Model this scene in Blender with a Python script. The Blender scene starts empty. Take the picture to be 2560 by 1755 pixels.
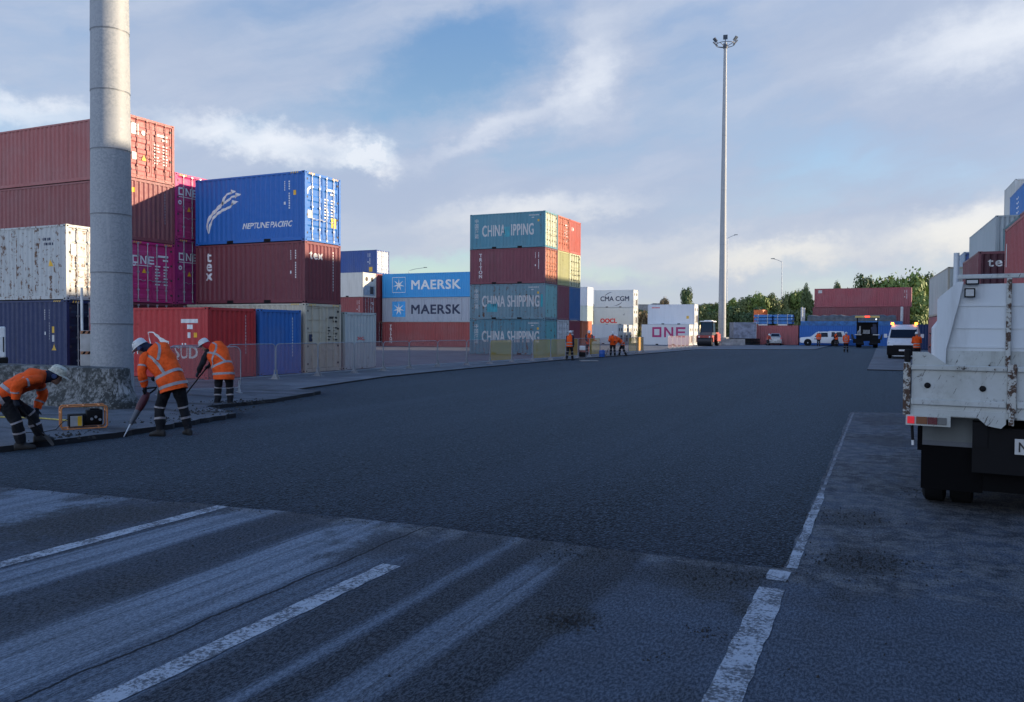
import bpy, bmesh, math, random
from math import sin, cos, pi, radians, sqrt, atan2
from mathutils import Vector, Matrix, noise as mnoise
R = math.radians
random.seed(7)
scene = bpy.context.scene
COL = scene.collection

# ---------------------------------------------------------------- camera
cam_data = bpy.data.cameras.new("camera")
cam = bpy.data.objects.new("camera", cam_data)
COL.objects.link(cam)
cam_data.sensor_width = 36.0
cam_data.lens = 36.0 * 2037.5 / 2560.0
cam_data.clip_start = 0.1
cam_data.clip_end = 3000.0
CAM_YAW, CAM_PITCH, CAM_ROLL, CAM_H = 0.429385, 0.026172, 0.005106, 1.837
cam.matrix_world = (Matrix.Translation((0, 0, CAM_H)) @ Matrix.Rotation(CAM_YAW, 4, 'Z')
                    @ Matrix.Rotation(pi / 2 - CAM_PITCH, 4, 'X') @ Matrix.Rotation(CAM_ROLL, 4, 'Z'))
scene.camera = cam

# ---------------------------------------------------------------- exposure
scene.view_settings.view_transform = 'Standard'
scene.view_settings.look = 'None'
scene.view_settings.gamma = 1.0
scene.view_settings.use_curve_mapping = False
scene.view_settings.exposure = 0.95
scene.cycles.max_bounces = 6
scene.cycles.diffuse_bounces = 3
scene.cycles.transparent_max_bounces = 12
scene.cycles.use_denoising = True

# ---------------------------------------------------------------- sun
SUN_GAMMA, SUN_EL = R(27.0), R(13.0)          # from +X towards +Y, elevation
sun_dir = Vector((cos(SUN_GAMMA) * cos(SUN_EL), sin(SUN_GAMMA) * cos(SUN_EL), sin(SUN_EL)))
sun_data = bpy.data.lights.new("sun", 'SUN')
sun_data.energy = 5.0
sun_data.angle = R(0.6)
sun_data.color = (1.0, 0.80, 0.56)
sun = bpy.data.objects.new("sun", sun_data)
COL.objects.link(sun)
sun.rotation_euler = sun_dir.to_track_quat('Z', 'Y').to_euler()

# ---------------------------------------------------------------- node helper
class G:
    """small helper to write shader trees as expressions"""
    def __init__(s, tree):
        s.t = tree
        s.n = tree.nodes
        s.l = tree.links
        s.x = 0
    def add(s, typ, **kw):
        nd = s.n.new(typ)
        s.x += 40
        nd.location = (s.x, -(s.x % 400))
        for k, v in kw.items():
            setattr(nd, k, v)
        return nd
    def put(s, sock, v):
        if v is None:
            return
        if hasattr(v, 'is_output') or isinstance(v, bpy.types.NodeSocket):
            s.l.new(v, sock)
        else:
            if sock.type == 'RGBA' and len(v) == 3:
                v = (*v, 1.0)
            sock.default_value = v
    def math(s, op, a, b=None, c=None, clamp=False):
        nd = s.add('ShaderNodeMath', operation=op, use_clamp=clamp)
        for i, v in enumerate((a, b, c)):
            s.put(nd.inputs[i], v)
        return nd.outputs[0]
    def vm(s, op, a, b=None, scale=None):
        nd = s.add('ShaderNodeVectorMath', operation=op)
        s.put(nd.inputs[0], a)
        if b is not None: s.put(nd.inputs[1], b)
        if scale is not None: s.put(nd.inputs['Scale'], scale)
        return nd.outputs['Value'] if op in ('LENGTH', 'DOT_PRODUCT', 'DISTANCE') else nd.outputs[0]
    def mr(s, v, a, b, c=0.0, d=1.0, smooth=True):
        nd = s.add('ShaderNodeMapRange', interpolation_type='SMOOTHSTEP' if smooth else 'LINEAR')
        for i, q in enumerate((v, a, b, c, d)):
            s.put(nd.inputs[i], q)
        return nd.outputs[0]
    def mix(s, f, a, b, blend='MIX'):
        nd = s.add('ShaderNodeMix', data_type='RGBA', blend_type=blend)
        s.put(nd.inputs['Factor'], f)
        s.put(nd.inputs[6], a)
        s.put(nd.inputs[7], b)
        return nd.outputs[2]
    def noise(s, vec, scale, detail=3.0, rough=0.55, out=0, dist=0.0):
        nd = s.add('ShaderNodeTexNoise')
        s.put(nd.inputs['Vector'], vec)
        nd.inputs['Scale'].default_value = scale
        nd.inputs['Detail'].default_value = detail
        nd.inputs['Roughness'].default_value = rough
        nd.inputs['Distortion'].default_value = dist
        return nd.outputs[out]
    def voro(s, vec, scale, feature='F1', out='Distance'):
        nd = s.add('ShaderNodeTexVoronoi', feature=feature)
        s.put(nd.inputs['Vector'], vec)
        nd.inputs['Scale'].default_value = scale
        return nd.outputs[out]
    def scale(s, vec, k):
        nd = s.add('ShaderNodeVectorMath', operation='MULTIPLY')
        s.put(nd.inputs[0], vec)
        nd.inputs[1].default_value = k
        return nd.outputs[0]
    def mapping(s, vec, loc=(0, 0, 0), rot=(0, 0, 0), sc=(1, 1, 1), typ='TEXTURE'):
        nd = s.add('ShaderNodeMapping', vector_type=typ)
        s.put(nd.inputs[0], vec)
        nd.inputs[1].default_value = loc
        nd.inputs[2].default_value = rot
        nd.inputs[3].default_value = sc
        return nd.outputs[0]
    def sep(s, v):
        nd = s.add('ShaderNodeSeparateXYZ')
        s.put(nd.inputs[0], v)
        return nd.outputs
    def comb(s, x, y, z):
        nd = s.add('ShaderNodeCombineXYZ')
        for i, v in enumerate((x, y, z)):
            s.put(nd.inputs[i], v)
        return nd.outputs[0]
    def bump(s, h, strength=0.3, dist=0.01, normal=None):
        nd = s.add('ShaderNodeBump')
        nd.inputs['Strength'].default_value = strength
        nd.inputs['Distance'].default_value = dist
        s.put(nd.inputs['Height'], h)
        if normal is not None: s.put(nd.inputs['Normal'], normal)
        return nd.outputs[0]

# ---------------------------------------------------------------- world: sky and clouds
world = bpy.data.worlds.new("World")
scene.world = world
world.use_nodes = True
g = G(world.node_tree)
for nd in list(g.n): g.n.remove(nd)
sky = g.add('ShaderNodeTexSky', sky_type='NISHITA')
sky.sun_disc = False
sky.sun_elevation = SUN_EL
sky.sun_rotation = pi / 2 - SUN_GAMMA
sky.altitude = 20
sky.air_density = 1.0
sky.dust_density = 0.6
sky.ozone_density = 1.6
d = g.add('ShaderNodeTexCoord').outputs['Generated']
sx, sy, sz = g.sep(d)
az = g.math('MULTIPLY', g.math('ARCTAN2', sx, sy), 57.29578)
el = g.math('MULTIPLY', g.math('ARCSINE', g.math('MINIMUM', g.math('MAXIMUM', sz, -1.0), 1.0)), 57.29578)
pos = g.comb(az, el, 0.0)
w1 = g.vm('SUBTRACT', g.noise(g.scale(pos, (0.10, 0.16, 1)), 1.0, 5, 0.6, out=1), (0.5, 0.5, 0.5))
w2 = g.vm('SUBTRACT', g.noise(g.scale(pos, (0.55, 0.7, 1)), 1.0, 6, 0.65, out=1), (0.5, 0.5, 0.5))
posw = g.vm('ADD', pos, g.vm('ADD', g.scale(w1, (7.0, 4.0, 0)), g.scale(w2, (3.0, 2.2, 0))))
posp = g.vm('ADD', pos, g.vm('ADD', g.scale(w1, (2.5, 1.6, 0)), g.scale(w2, (3.6, 3.2, 0))))
def blob(p, c, size, rot=0.0, inner=0.0):
    ln = g.vm('LENGTH', g.mapping(p, (c[0], c[1], 0), (0, 0, R(rot)), (size[0], size[1], 1)))
    return g.mr(ln, inner, 1.0, 1.0, 0.0)
def acc(lst):
    t = None
    for v, k in lst:
        m = g.math('MULTIPLY', v, k)
        t = m if t is None else g.math('ADD', t, m)
    return t
streak = g.noise(g.mapping(g.vm('ADD', pos, g.scale(w1, (6, 3, 0))), rot=(0, 0, R(14)), sc=(16, 3.6, 1)), 1.0, 6, 0.58)
soft = g.noise(g.scale(g.vm('ADD', pos, g.scale(w1, (5, 4, 0))), (0.045, 0.10, 1)), 1.0, 5, 0.55)
cov_in = g.math('ADD', acc([(streak, 0.55), (soft, 0.98)]), acc([
    (blob(posw, (-28, 18.6), (10.5, 4.0), 22), -0.48), (blob(posw, (-36, 15.0), (9, 2.2), 12), -0.22),
    (blob(posw, (-54, 17.5), (8, 6)), -0.20),
    (blob(posw, (-19.0, 17.0), (4.2, 6.4), -28), 0.42), (blob(posw, (-27, 13.4), (12, 2.0), 24), 0.30),
    (blob(posw, (-31, 4.6), (7, 1.6)), -0.50), (blob(posw, (-18.5, 4.0), (9, 1.5)), -0.42),
    (blob(posw, (-3, 11.5), (11, 2.8), -6), -0.14), (blob(posw, (4, 18), (16, 8)), 0.30),
    (blob(posw, (-30, 9.0), (30, 3.6)), 0.22), (blob(posw, (-2, 6.0), (26, 3.0), 4), 0.30)]))
cov = g.math('MULTIPLY', g.mr(cov_in, 0.30, 0.92), g.mr(el, 21.0, 40.0, 1.0, 0.22))
# brightness of the cloud: thin lavender veils, white heaps, cream low bands
puff_n = g.noise(g.scale(posp, (0.16, 0.22, 1)), 1.0, 6, 0.6)
puffL = blob(posp, (-55, 12.7), (8.5, 1.6), 0, 0.1)
puffM = blob(posp, (-42.0, 12.4), (9.6, 1.95), -7, 0.1)
puffR = blob(posp, (-34.6, 11.9), (3.6, 1.8), -10, 0.15)
puff = g.math('MINIMUM', acc([(puffL, 0.75), (puffM, 0.9), (puffR, 1.0)]), 1.0)
bright = g.math('ADD', acc([(streak, 0.50), (puff_n, 0.16), (soft, 0.02)]), acc([
    (puff, 0.50), (blob(posw, (-19.4, 17.2), (3.4, 5.6), -28), 0.34), (blob(posw, (-27, 13.4), (9, 1.3), 26), 0.22),
    (blob(posw, (6.5, 17.6), (12, 3.4), 10), 0.42), (blob(posw, (5.5, 6.4), (8, 2.6), 14), 0.50),
    (blob(posw, (-23, 8.0), (11, 1.6), 4), 0.34), (blob(posw, (-7, 4.8), (9, 1.5), 4), 0.34), (blob(posw, (-15, 5.4), (26, 2.6), 3), 0.16),
    (blob(posw, (-3, 11.2), (13, 3.0), -5), -0.20), (blob(posw, (-36, 9.2), (10, 2.0)), -0.16),
    (blob(posw, (-16, 7.2), (9, 1.4)), -0.12)]))
bf = g.mr(bright, 0.22, 1.0)
low = g.mr(el, 1.0, 13.0, 1.0, 0.0)
ramp_dark = g.mix(low, (0.222, 0.268, 0.362), (0.262, 0.296, 0.362))
ramp_lite = g.mix(low, (0.470, 0.490, 0.525), (0.485, 0.460, 0.400))
ccol = g.mix(bf, ramp_dark, ramp_lite)
skyhi = g.mix(g.mr(el, 14.0, 45.0), (0.95, 1.00, 1.10), (0.44, 1.16, 1.90))
skyc = g.mix(1.0, sky.outputs[0], skyhi, 'MULTIPLY')
bg1 = g.add('ShaderNodeBackground'); g.put(bg1.inputs[0], skyc); bg1.inputs[1].default_value = 0.10
bg2 = g.add('ShaderNodeBackground'); g.put(bg2.inputs[0], ccol); back = g.math('MULTIPLY', g.mr(sy, 0.10, -0.65), g.mr(el, 12.0, 60.0, 1.0, 0.15))      # unseen bright cloud bank, added behind the viewer to lift the shaded sides
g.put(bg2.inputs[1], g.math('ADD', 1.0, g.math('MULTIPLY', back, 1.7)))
mixs = g.add('ShaderNodeMixShader')
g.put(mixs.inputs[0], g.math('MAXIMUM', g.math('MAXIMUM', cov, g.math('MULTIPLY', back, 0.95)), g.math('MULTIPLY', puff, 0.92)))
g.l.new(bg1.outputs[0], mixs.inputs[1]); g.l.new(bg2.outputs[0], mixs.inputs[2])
wo = g.add('ShaderNodeOutputWorld')
g.l.new(mixs.outputs[0], wo.inputs[0])
# ================================================================ mesh helpers
class MB:
    def __init__(s):
        s.v = []; s.f = []; s.m = []
    def quad(s, pts, m=0):
        i = len(s.v)
        s.v += [tuple(p) for p in pts]
        s.f.append(tuple(range(i, i + len(pts)))); s.m.append(m)
    def box(s, x0, x1, y0, y1, z0, z1, m=0, M=None):
        i = len(s.v)
        P = [(x, y, z) for z in (z0, z1) for y in (y0, y1) for x in (x0, x1)]
        if M is not None: P = [tuple(M @ Vector(p)) for p in P]
        s.v += P
        for q in ((0, 2, 3, 1), (4, 5, 7, 6), (0, 1, 5, 4), (2, 6, 7, 3), (0, 4, 6, 2), (1, 3, 7, 5)):
            s.f.append(tuple(i + k for k in q)); s.m.append(m)
        return s
    def rings(s, R_, m=0, close=True, cap=True, capm=None):
        n = len(R_[0]); i = len(s.v)
        for r in R_: s.v += [tuple(p) for p in r]
        for a in range(len(R_) - 1):
            for b in range(n if close else n - 1):
                c = (b + 1) % n
                s.f.append((i + a * n + b, i + a * n + c, i + (a + 1) * n + c, i + (a + 1) * n + b)); s.m.append(m)
        if cap:
            cm = m if capm is None else capm
            s.f.append(tuple(i + k for k in range(n - 1, -1, -1))); s.m.append(cm)
            e = i + (len(R_) - 1) * n
            s.f.append(tuple(e + k for k in range(n))); s.m.append(cm)
        return s
    def cyl(s, p, q, r, r2=None, n=12, m=0, cap=True, capm=None):
        p = Vector(p); q = Vector(q); r2 = r if r2 is None else r2
        ax = (q - p).normalized()
        u = ax.orthogonal().normalized(); w = ax.cross(u)
        mk = lambda c, rr: [c + (u * cos(2 * pi * k / n) + w * sin(2 * pi * k / n)) * rr for k in range(n)]
        return s.rings([mk(p, r), mk(q, r2)], m, True, cap, capm)
    def tube(s, path, r, n=8, m=0, closed=False):
        P = [Vector(p) for p in path]
        rs = r if isinstance(r, (list, tuple)) else [r] * len(P)
        out = []; u = None
        for k, p in enumerate(P):
            if closed: t = P[(k + 1) % len(P)] - P[k - 1]
            else: t = P[min(k + 1, len(P) - 1)] - P[max(k - 1, 0)]
            t.normalize()
            u = t.orthogonal().normalized() if u is None else (u - t * u.dot(t)).normalized()
            w = t.cross(u)
            out.append([p + (u * cos(2 * pi * j / n) + w * sin(2 * pi * j / n)) * rs[k] for j in range(n)])
        if closed: out.append(out[0])
        return s.rings(out, m, True, not closed)
    def lathe(s, prof, n=24, c=(0, 0, 0), m=0, M=None):
        rr = []
        for r, z in prof:
            ring = [Vector((c[0] + r * cos(2 * pi * k / n), c[1] + r * sin(2 * pi * k / n), c[2] + z)) for k in range(n)]
            if M is not None: ring = [M @ p for p in ring]
            rr.append(ring)
        return s.rings(rr, m)
    def prism(s, poly, a, b, axis='y', m=0, capm=None):
        f = {'y': lambda p, t: (p[0], t, p[1]), 'x': lambda p, t: (t, p[0], p[1]), 'z': lambda p, t: (p[0], p[1], t)}[axis]
        return s.rings([[f(p, a) for p in poly], [f(p, b) for p in poly]], m, True, True, capm)
    def join(s, o, M=None):
        i = len(s.v)
        s.v += [tuple(M @ Vector(p)) if M is not None else p for p in o.v]
        s.f += [tuple(i + k for k in f) for f in o.f]; s.m += o.m
        return s
    def mesh(s, name, mats, smooth=None, bevel=0):
        me = bpy.data.meshes.new(name)
        me.from_pydata(s.v, [], s.f)
        for mt in mats: me.materials.append(mt)
        if len(mats) > 1: me.polygons.foreach_set('material_index', s.m)
        bm = bmesh.new(); bm.from_mesh(me)
        bmesh.ops.recalc_face_normals(bm, faces=bm.faces)
        if bevel:
            ed = [e for e in bm.edges if len(e.link_faces) == 2 and e.calc_face_angle(0) > 0.5]
            bmesh.ops.bevel(bm, geom=ed, offset=bevel, segments=2, affect='EDGES', profile=0.5, clamp_overlap=True)
        bm.to_mesh(me); bm.free()
        if smooth is not None:
            me.shade_smooth()
            me.set_sharp_from_angle(angle=R(smooth))
        return me
    def build(s, name, mats, parent=None, smooth=None, bevel=0, loc=None):
        if not isinstance(mats, (list, tuple)): mats = [mats]
        return link(name, s.mesh(name, mats, smooth, bevel), parent, loc)

def link(name, me, parent=None, loc=None):
    o = bpy.data.objects.new(name, me); COL.objects.link(o)
    if parent is not None: o.parent = parent
    if loc is not None: o.location = loc
    return o
def tag(o, label=None, cat=None, group=None, kind=None):
    if label: o['label'] = label
    if cat: o['category'] = cat
    if group: o['group'] = group
    if kind: o['kind'] = kind
    return o
def thing(name, label, cat, loc=(0, 0, 0), rz=0.0, group=None):
    o = bpy.data.objects.new(name, None); COL.objects.link(o)
    o.location = loc; o.rotation_euler = (0, 0, rz); o.empty_display_size = 0.3
    return tag(o, label, cat, group)
def copy_tree(o, parent=None):
    c = o.copy(); COL.objects.link(c)
    if parent is not None: c.parent = parent
    for ch in list(o.children): copy_tree(ch, c)
    return c

# view-facing frame at a ground point: x to the viewer's right, y away from the viewer
def view_rz(x, y): return atan2(y, x) - pi / 2

# ================================================================ materials
def mat(name, rgb=None, rough=0.6, metal=0.0, spec=0.5, fn=None, emit=None, alpha=None):
    m = bpy.data.materials.new(name); m.use_nodes = True
    t = m.node_tree; b = t.nodes['Principled BSDF']
    b.inputs['Roughness'].default_value = rough
    b.inputs['Metallic'].default_value = metal
    b.inputs['Specular IOR Level'].default_value = spec
    if rgb: b.inputs['Base Color'].default_value = (*rgb, 1)
    if alpha is not None: b.inputs['Alpha'].default_value = alpha
    if emit:
        b.inputs['Emission Color'].default_value = (*emit[0], 1); b.inputs['Emission Strength'].default_value = emit[1]
    if fn:
        q = G(t); q.b = b; fn(q)
    return m
def OBJ(q): return q.add('ShaderNodeTexCoord').outputs['Object']
def RND(q): return q.add('ShaderNodeObjectInfo').outputs['Random']

def simple(name, rgb, rough=0.6, metal=0.0, var=0.15, sc=3.0, spec=0.5, bump=0.0):
    """plain material with a gentle wear variation"""
    def fn(q):
        p = OBJ(q)
        n = q.noise(p, sc, 5, 0.6)
        f = q.mr(n, 0.3, 0.7)
        q.put(q.b.inputs['Base Color'], q.mix(f, tuple(c * (1 - var) for c in rgb), tuple(min(1, c * (1 + var)) for c in rgb)))
        q.put(q.b.inputs['Roughness'], q.mr(n, 0.2, 0.8, max(0.02, rough - 0.08), min(1, rough + 0.1)))
        if bump: q.put(q.b.inputs['Normal'], q.bump(q.noise(p, sc * 12, 4), bump, 0.01))
    return mat(name, rgb, rough, metal, spec, fn)

PAINTS = {}
def paint(rgb, rust=0.12, dirt=0.35, rough=0.55, fade=0.25):
    """sheet steel paint: faded patches, rain streaks, grime, chips of rust"""
    key = (tuple(rgb), rust, dirt, rough, fade)
    if key in PAINTS: return PAINTS[key]
    def fn(q):
        p = q.vm('ADD', OBJ(q), q.scale(q.comb(RND(q), RND(q), RND(q)), (31.0, 17.0, 9.0)))
        big = q.noise(p, 0.55, 4, 0.55)
        strk = q.noise(q.scale(p, (5.0, 5.0, 0.35)), 1.0, 5, 0.65)
        fine = q.noise(p, 9.0, 5, 0.7)
        lum = (rgb[0] + rgb[1] + rgb[2]) / 3
        faded = tuple(c + (lum * 1.25 + 0.03 - c) * 0.30 for c in rgb)
        c = q.mix(q.math('MULTIPLY', q.mr(big, 0.35, 0.72), fade * 1.6, clamp=True), rgb, faded)
        c = q.mix(q.math('MULTIPLY', q.mr(strk, 0.45, 0.75), dirt), c, tuple(x * 0.55 + 0.012 for x in rgb))
        c = q.mix(q.math('MULTIPLY', q.mr(fine, 0.55, 0.75), dirt * 0.45), c, tuple(x * 0.65 + 0.01 for x in rgb))
        if rust > 0:
            rn = q.math('ADD', q.math('MULTIPLY', q.noise(p, 4.6, 7, 0.74), 0.58), q.math('MULTIPLY', strk, 0.42))
            rf = q.mr(rn, 0.66 - 0.22 * rust, 0.70 - 0.20 * rust)
            rc = q.mix(q.noise(p, 14.0, 3), (0.045, 0.020, 0.012), (0.16, 0.065, 0.025))
            c = q.mix(rf, c, rc)
        q.put(q.b.inputs['Base Color'], c)
        q.put(q.b.inputs['Roughness'], q.mr(fine, 0.2, 0.8, rough - 0.1, rough + 0.15))
        q.put(q.b.inputs['Normal'], q.bump(q.noise(p, 1.3, 4, 0.6), 0.45, 0.05))
    m = mat("container_paint", rgb, rough, 0.0, 0.4, fn)
    PAINTS[key] = m
    return m

M = {}
M['casting'] = simple("corner_casting_steel", (0.05, 0.045, 0.045), 0.7)
M['under'] = simple("underframe_black", (0.009, 0.009, 0.010), 0.85, 0, .2, 3, .2)
M['galv'] = simple("galvanised_steel", (0.42, 0.44, 0.46), 0.42, 0.55, 0.2, 4)
M['white_ink'] = simple("white_lettering", (0.72, 0.72, 0.70), 0.6, 0, 0.12, 6)
M['grey_ink'] = simple("pale_grey_lettering", (0.50, 0.50, 0.49), 0.6, 0, 0.12, 6)
M['navy_ink'] = simple("navy_lettering", (0.012, 0.022, 0.060), 0.5)
M['red_ink'] = simple("red_lettering", (0.60, 0.030, 0.035), 0.5)
M['pink_ink'] = simple("magenta_lettering", (0.42, 0.025, 0.14), 0.5)
M['sky_ink'] = simple("sky_blue_panel", (0.05, 0.35, 0.70), 0.5)
M['yellow_ink'] = simple("yellow_warning_sticker", (0.80, 0.45, 0.02), 0.5)
M['hazard'] = simple("hazard_yellow", (0.65, 0.40, 0.05), 0.55)
M['black'] = simple("black_rubber", (0.008, 0.008, 0.009), 0.8, 0, .2, 3, .25)
M['black_ink'] = simple("black_lettering", (0.02, 0.02, 0.022), 0.6)
# ================================================================ shipping containers
CW, STD, HC = 2.438, 2.591, 2.896
L20, L40 = 6.058, 12.192
def prof_pts(length, pitch, d0, d1):
    """corrugation along one axis: list of (t, depth) across the length centred on 0"""
    n = max(1, int(round(length / pitch))); p = length / n
    pts = [(-length / 2, d0)]
    for k in range(n):
        a = -length / 2 + k * p
        pts += [(a + p * 0.26, d0), (a + p * 0.50, d1), (a + p * 0.76, d1), (a + p, d0)]
    return pts
def prof_at(pts, t):
    if t <= pts[0][0]: return pts[0][1]
    for (a, da), (b, db) in zip(pts, pts[1:]):
        if t <= b: return da + (db - da) * (t - a) / max(1e-9, b - a)
    return pts[-1][1]
def side_prof(L): return prof_pts(L - 0.32, 0.278, 0.012, 0.048)
END_PROF = prof_pts(CW - 0.26, 0.242, 0.014, 0.058)
FLAT = [(-9, 0.012), (9, 0.012)]
_cm = {}
def cached(key, fn):
    if key not in _cm: _cm[key] = fn()
    return _cm[key]
DUMMY = bpy.data.materials.new("container_base_paint")

def m_frame(L, H, pockets):
    b = MB(); x = L / 2; y = CW / 2
    for sx_ in (-1, 1):
        for sy_ in (-1, 1):
            xa, xb = sorted((sx_ * x, sx_ * (x - 0.15))); ya, yb = sorted((sy_ * y, sy_ * (y - 0.125)))
            b.box(xa + 0.003, xb - 0.003, ya + 0.004, yb - 0.004, 0.118, H - 0.118)
            for z0 in (0.0, H - 0.118):
                ca, cb = sorted((sx_ * x, sx_ * (x - 0.178))); da, db = sorted((sy_ * y, sy_ * (y - 0.162)))
                b.box(ca, cb, da, db, z0, z0 + 0.118, 1)
                ff = sy_ * y; fe = sx_ * x; cx = sx_ * (x - 0.09); cy = sy_ * (y - 0.08)
                b.box(cx - 0.035, cx + 0.035, min(ff, ff + sy_ * 0.003), max(ff, ff + sy_ * 0.003), z0 + 0.035, z0 + 0.085, 2)
                b.box(min(fe, fe + sx_ * 0.003), max(fe, fe + sx_ * 0.003), cy - 0.03, cy + 0.03, z0 + 0.035, z0 + 0.085, 2)
    for sy_ in (-1, 1):
        ya, yb = sorted((sy_ * (y - 0.006), sy_ * (y - 0.075)))
        b.box(-x + 0.179, x - 0.179, ya, yb, 0.030, 0.165)
        b.box(-x + 0.179, x - 0.179, ya, yb, H - 0.085, H - 0.012)
        if pockets:
            ff = sy_ * (y - 0.006)
            for px in (-1.03, 1.03):
                b.box(px - 0.18, px + 0.18, min(ff, ff + sy_ * 0.003), max(ff, ff + sy_ * 0.003), 0.032, 0.150, 2)
    for sx_ in (-1, 1):
        xa, xb = sorted((sx_ * (x - 0.008), sx_ * (x - 0.10)))
        b.box(xa, xb, -y + 0.163, y - 0.163, 0.020, 0.160)
        b.box(xa, xb, -y + 0.163, y - 0.163, H - 0.115, H - 0.010)
    b.box(-x + 0.1, x - 0.1, -y + 0.08, y - 0.08, 0.10, 0.155, 2)
    return b.mesh("container_frame", [DUMMY, DUMMY, DUMMY])
def m_side(L, H, flat, sgn):
    b = MB(); pts = [(-(L - 0.31) / 2, 0.012), ((L - 0.31) / 2, 0.012)] if flat else side_prof(L)
    y = CW / 2; z0, z1 = 0.160, H - 0.080
    r0 = [(t, sgn * (y - d), z0) for t, d in pts]; r1 = [(t, sgn * (y - d), z1) for t, d in pts]
    b.rings([r0, r1], 0, False, False)
    b.quad([(-L / 2 + .1, sgn * (y - 0.075), z0), (L / 2 - .1, sgn * (y - 0.075), z0), (L / 2 - .1, sgn * (y - 0.075), z1), (-L / 2 + .1, sgn * (y - 0.075), z1)])
    if flat:   # panel seams of an insulated box
        k = int(L / 1.0)
        for i in range(1, k):
            t = -L / 2 + i * L / k
            b.box(t - 0.008, t + 0.008, *sorted((sgn * (y - 0.0125), sgn * (y - 0.010))), z0 + .05, z1 - .05)
    return b.mesh("container_side_wall", [DUMMY])
def m_end(L, H, sgn):
    b = MB(); x = L / 2
    r0 = [(sgn * (x - d), t, 0.15) for t, d in END_PROF]; r1 = [(sgn * (x - d), t, H - 0.11) for t, d in END_PROF]
    b.rings([r0, r1], 0, False, False)
    return b.mesh("container_end_wall", [DUMMY])
def m_roof(L, H):
    b = MB(); b.box(-L / 2 + .1, L / 2 - .1, -CW / 2 + .07, CW / 2 - .07, H - 0.05, H - 0.022)
    return b.mesh("container_roof", [DUMMY])
DOOR_IN = 0.035
def m_door(L, H, s, flat):
    """one door leaf in the +X end; s = -1 / +1 is the leaf's side"""
    b = MB(); x = L / 2 - DOOR_IN
    ya, yb = sorted((s * 0.012, s * (CW / 2 - 0.15)))
    z0, z1 = 0.175, H - 0.130
    b.box(x - 0.05, x - 0.028, ya, yb, z0, z1)
    fr = 0.06
    for q in ((ya, ya + fr, z0, z1), (yb - fr, yb, z0, z1)):
        b.box(x - 0.028, x, *q)
    if flat:
        for k in range(6):
            zz = z0 + (z1 - z0 - 0.06) * k / 5
            b.box(x - 0.028, x - 0.004, ya + fr, yb - fr, zz, zz + 0.06)
    else:
        n = 5; hh = (z1 - z0) / n
        pr = []
        for k in range(n):
            a = z0 + k * hh
            pr += [(x - 0.002, a), (x - 0.002, a + hh * 0.30), (x - 0.027, a + hh * 0.42), (x - 0.027, a + hh * 0.88), (x - 0.002, a + hh)]
        b.rings([[(px, ya + fr, pz) for px, pz in pr], [(px, yb - fr, pz) for px, pz in pr]], 0, False, False)
    for k in range(4):
        zz = z0 + 0.18 + (z1 - z0 - 0.36) * k / 3
        yy = s * (CW / 2 - 0.135)
        b.box(x - 0.01, x + 0.014, min(yy, yy - s * 0.09), max(yy, yy - s * 0.09), zz - 0.04, zz + 0.04, 1)
    return b.mesh("container_door", [DUMMY, DUMMY])
def m_rod(L, H, s, k):
    b = MB(); x = L / 2 - 0.006; yy = s * (0.24 + 0.49 * k)
    b.cyl((x, yy, 0.075), (x, yy, H - 0.065), 0.019, n=8)
    for zz in (0.11, 0.55, H * 0.5, H - 0.62, H - 0.10):
        b.box(x - 0.028, x + 0.022, yy - 0.045, yy + 0.045, zz - 0.035, zz + 0.035)
    hz = 0.95
    b.tube([(x + 0.02, yy, hz), (x + 0.035, yy - s * 0.10, hz + 0.02), (x + 0.03, yy - s * 0.22, hz - 0.04), (x + 0.03, yy - s * 0.36, hz + 0.01)], 0.013, 6)
    return b.mesh("door_lock_rod", [DUMMY], 40)
def m_unit(L, H):
    """refrigeration machine filling the +X end of a reefer"""
    b = MB(); x = L / 2
    b.box(x - 0.3, x - 0.07, -1.04, 1.04, 0.17, H - 0.13, 0)
    b.box(x - 0.07, x - 0.03, -1.02, 1.02, H * 0.50, H - 0.18, 0)
    b.box(x - 0.07, x - 0.045, -1.0, 1.0, 0.20, H * 0.47, 1)
    for yy in (-0.5, 0.5): b.cyl((x - 0.05, yy, H * 0.74), (x - 0.022, yy, H * 0.74), 0.24, n=20, m=2)
    b.cyl((x - 0.05, -0.35, 0.75), (x - 0.03, -0.35, 0.75), 0.34, n=20, m=0, capm=1)
    b.box(x - 0.06, x - 0.02, 0.15, 0.75, 0.35, 1.15, 2)
    return b.mesh("refrigeration_unit", [DUMMY, DUMMY, DUMMY], 40)

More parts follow.
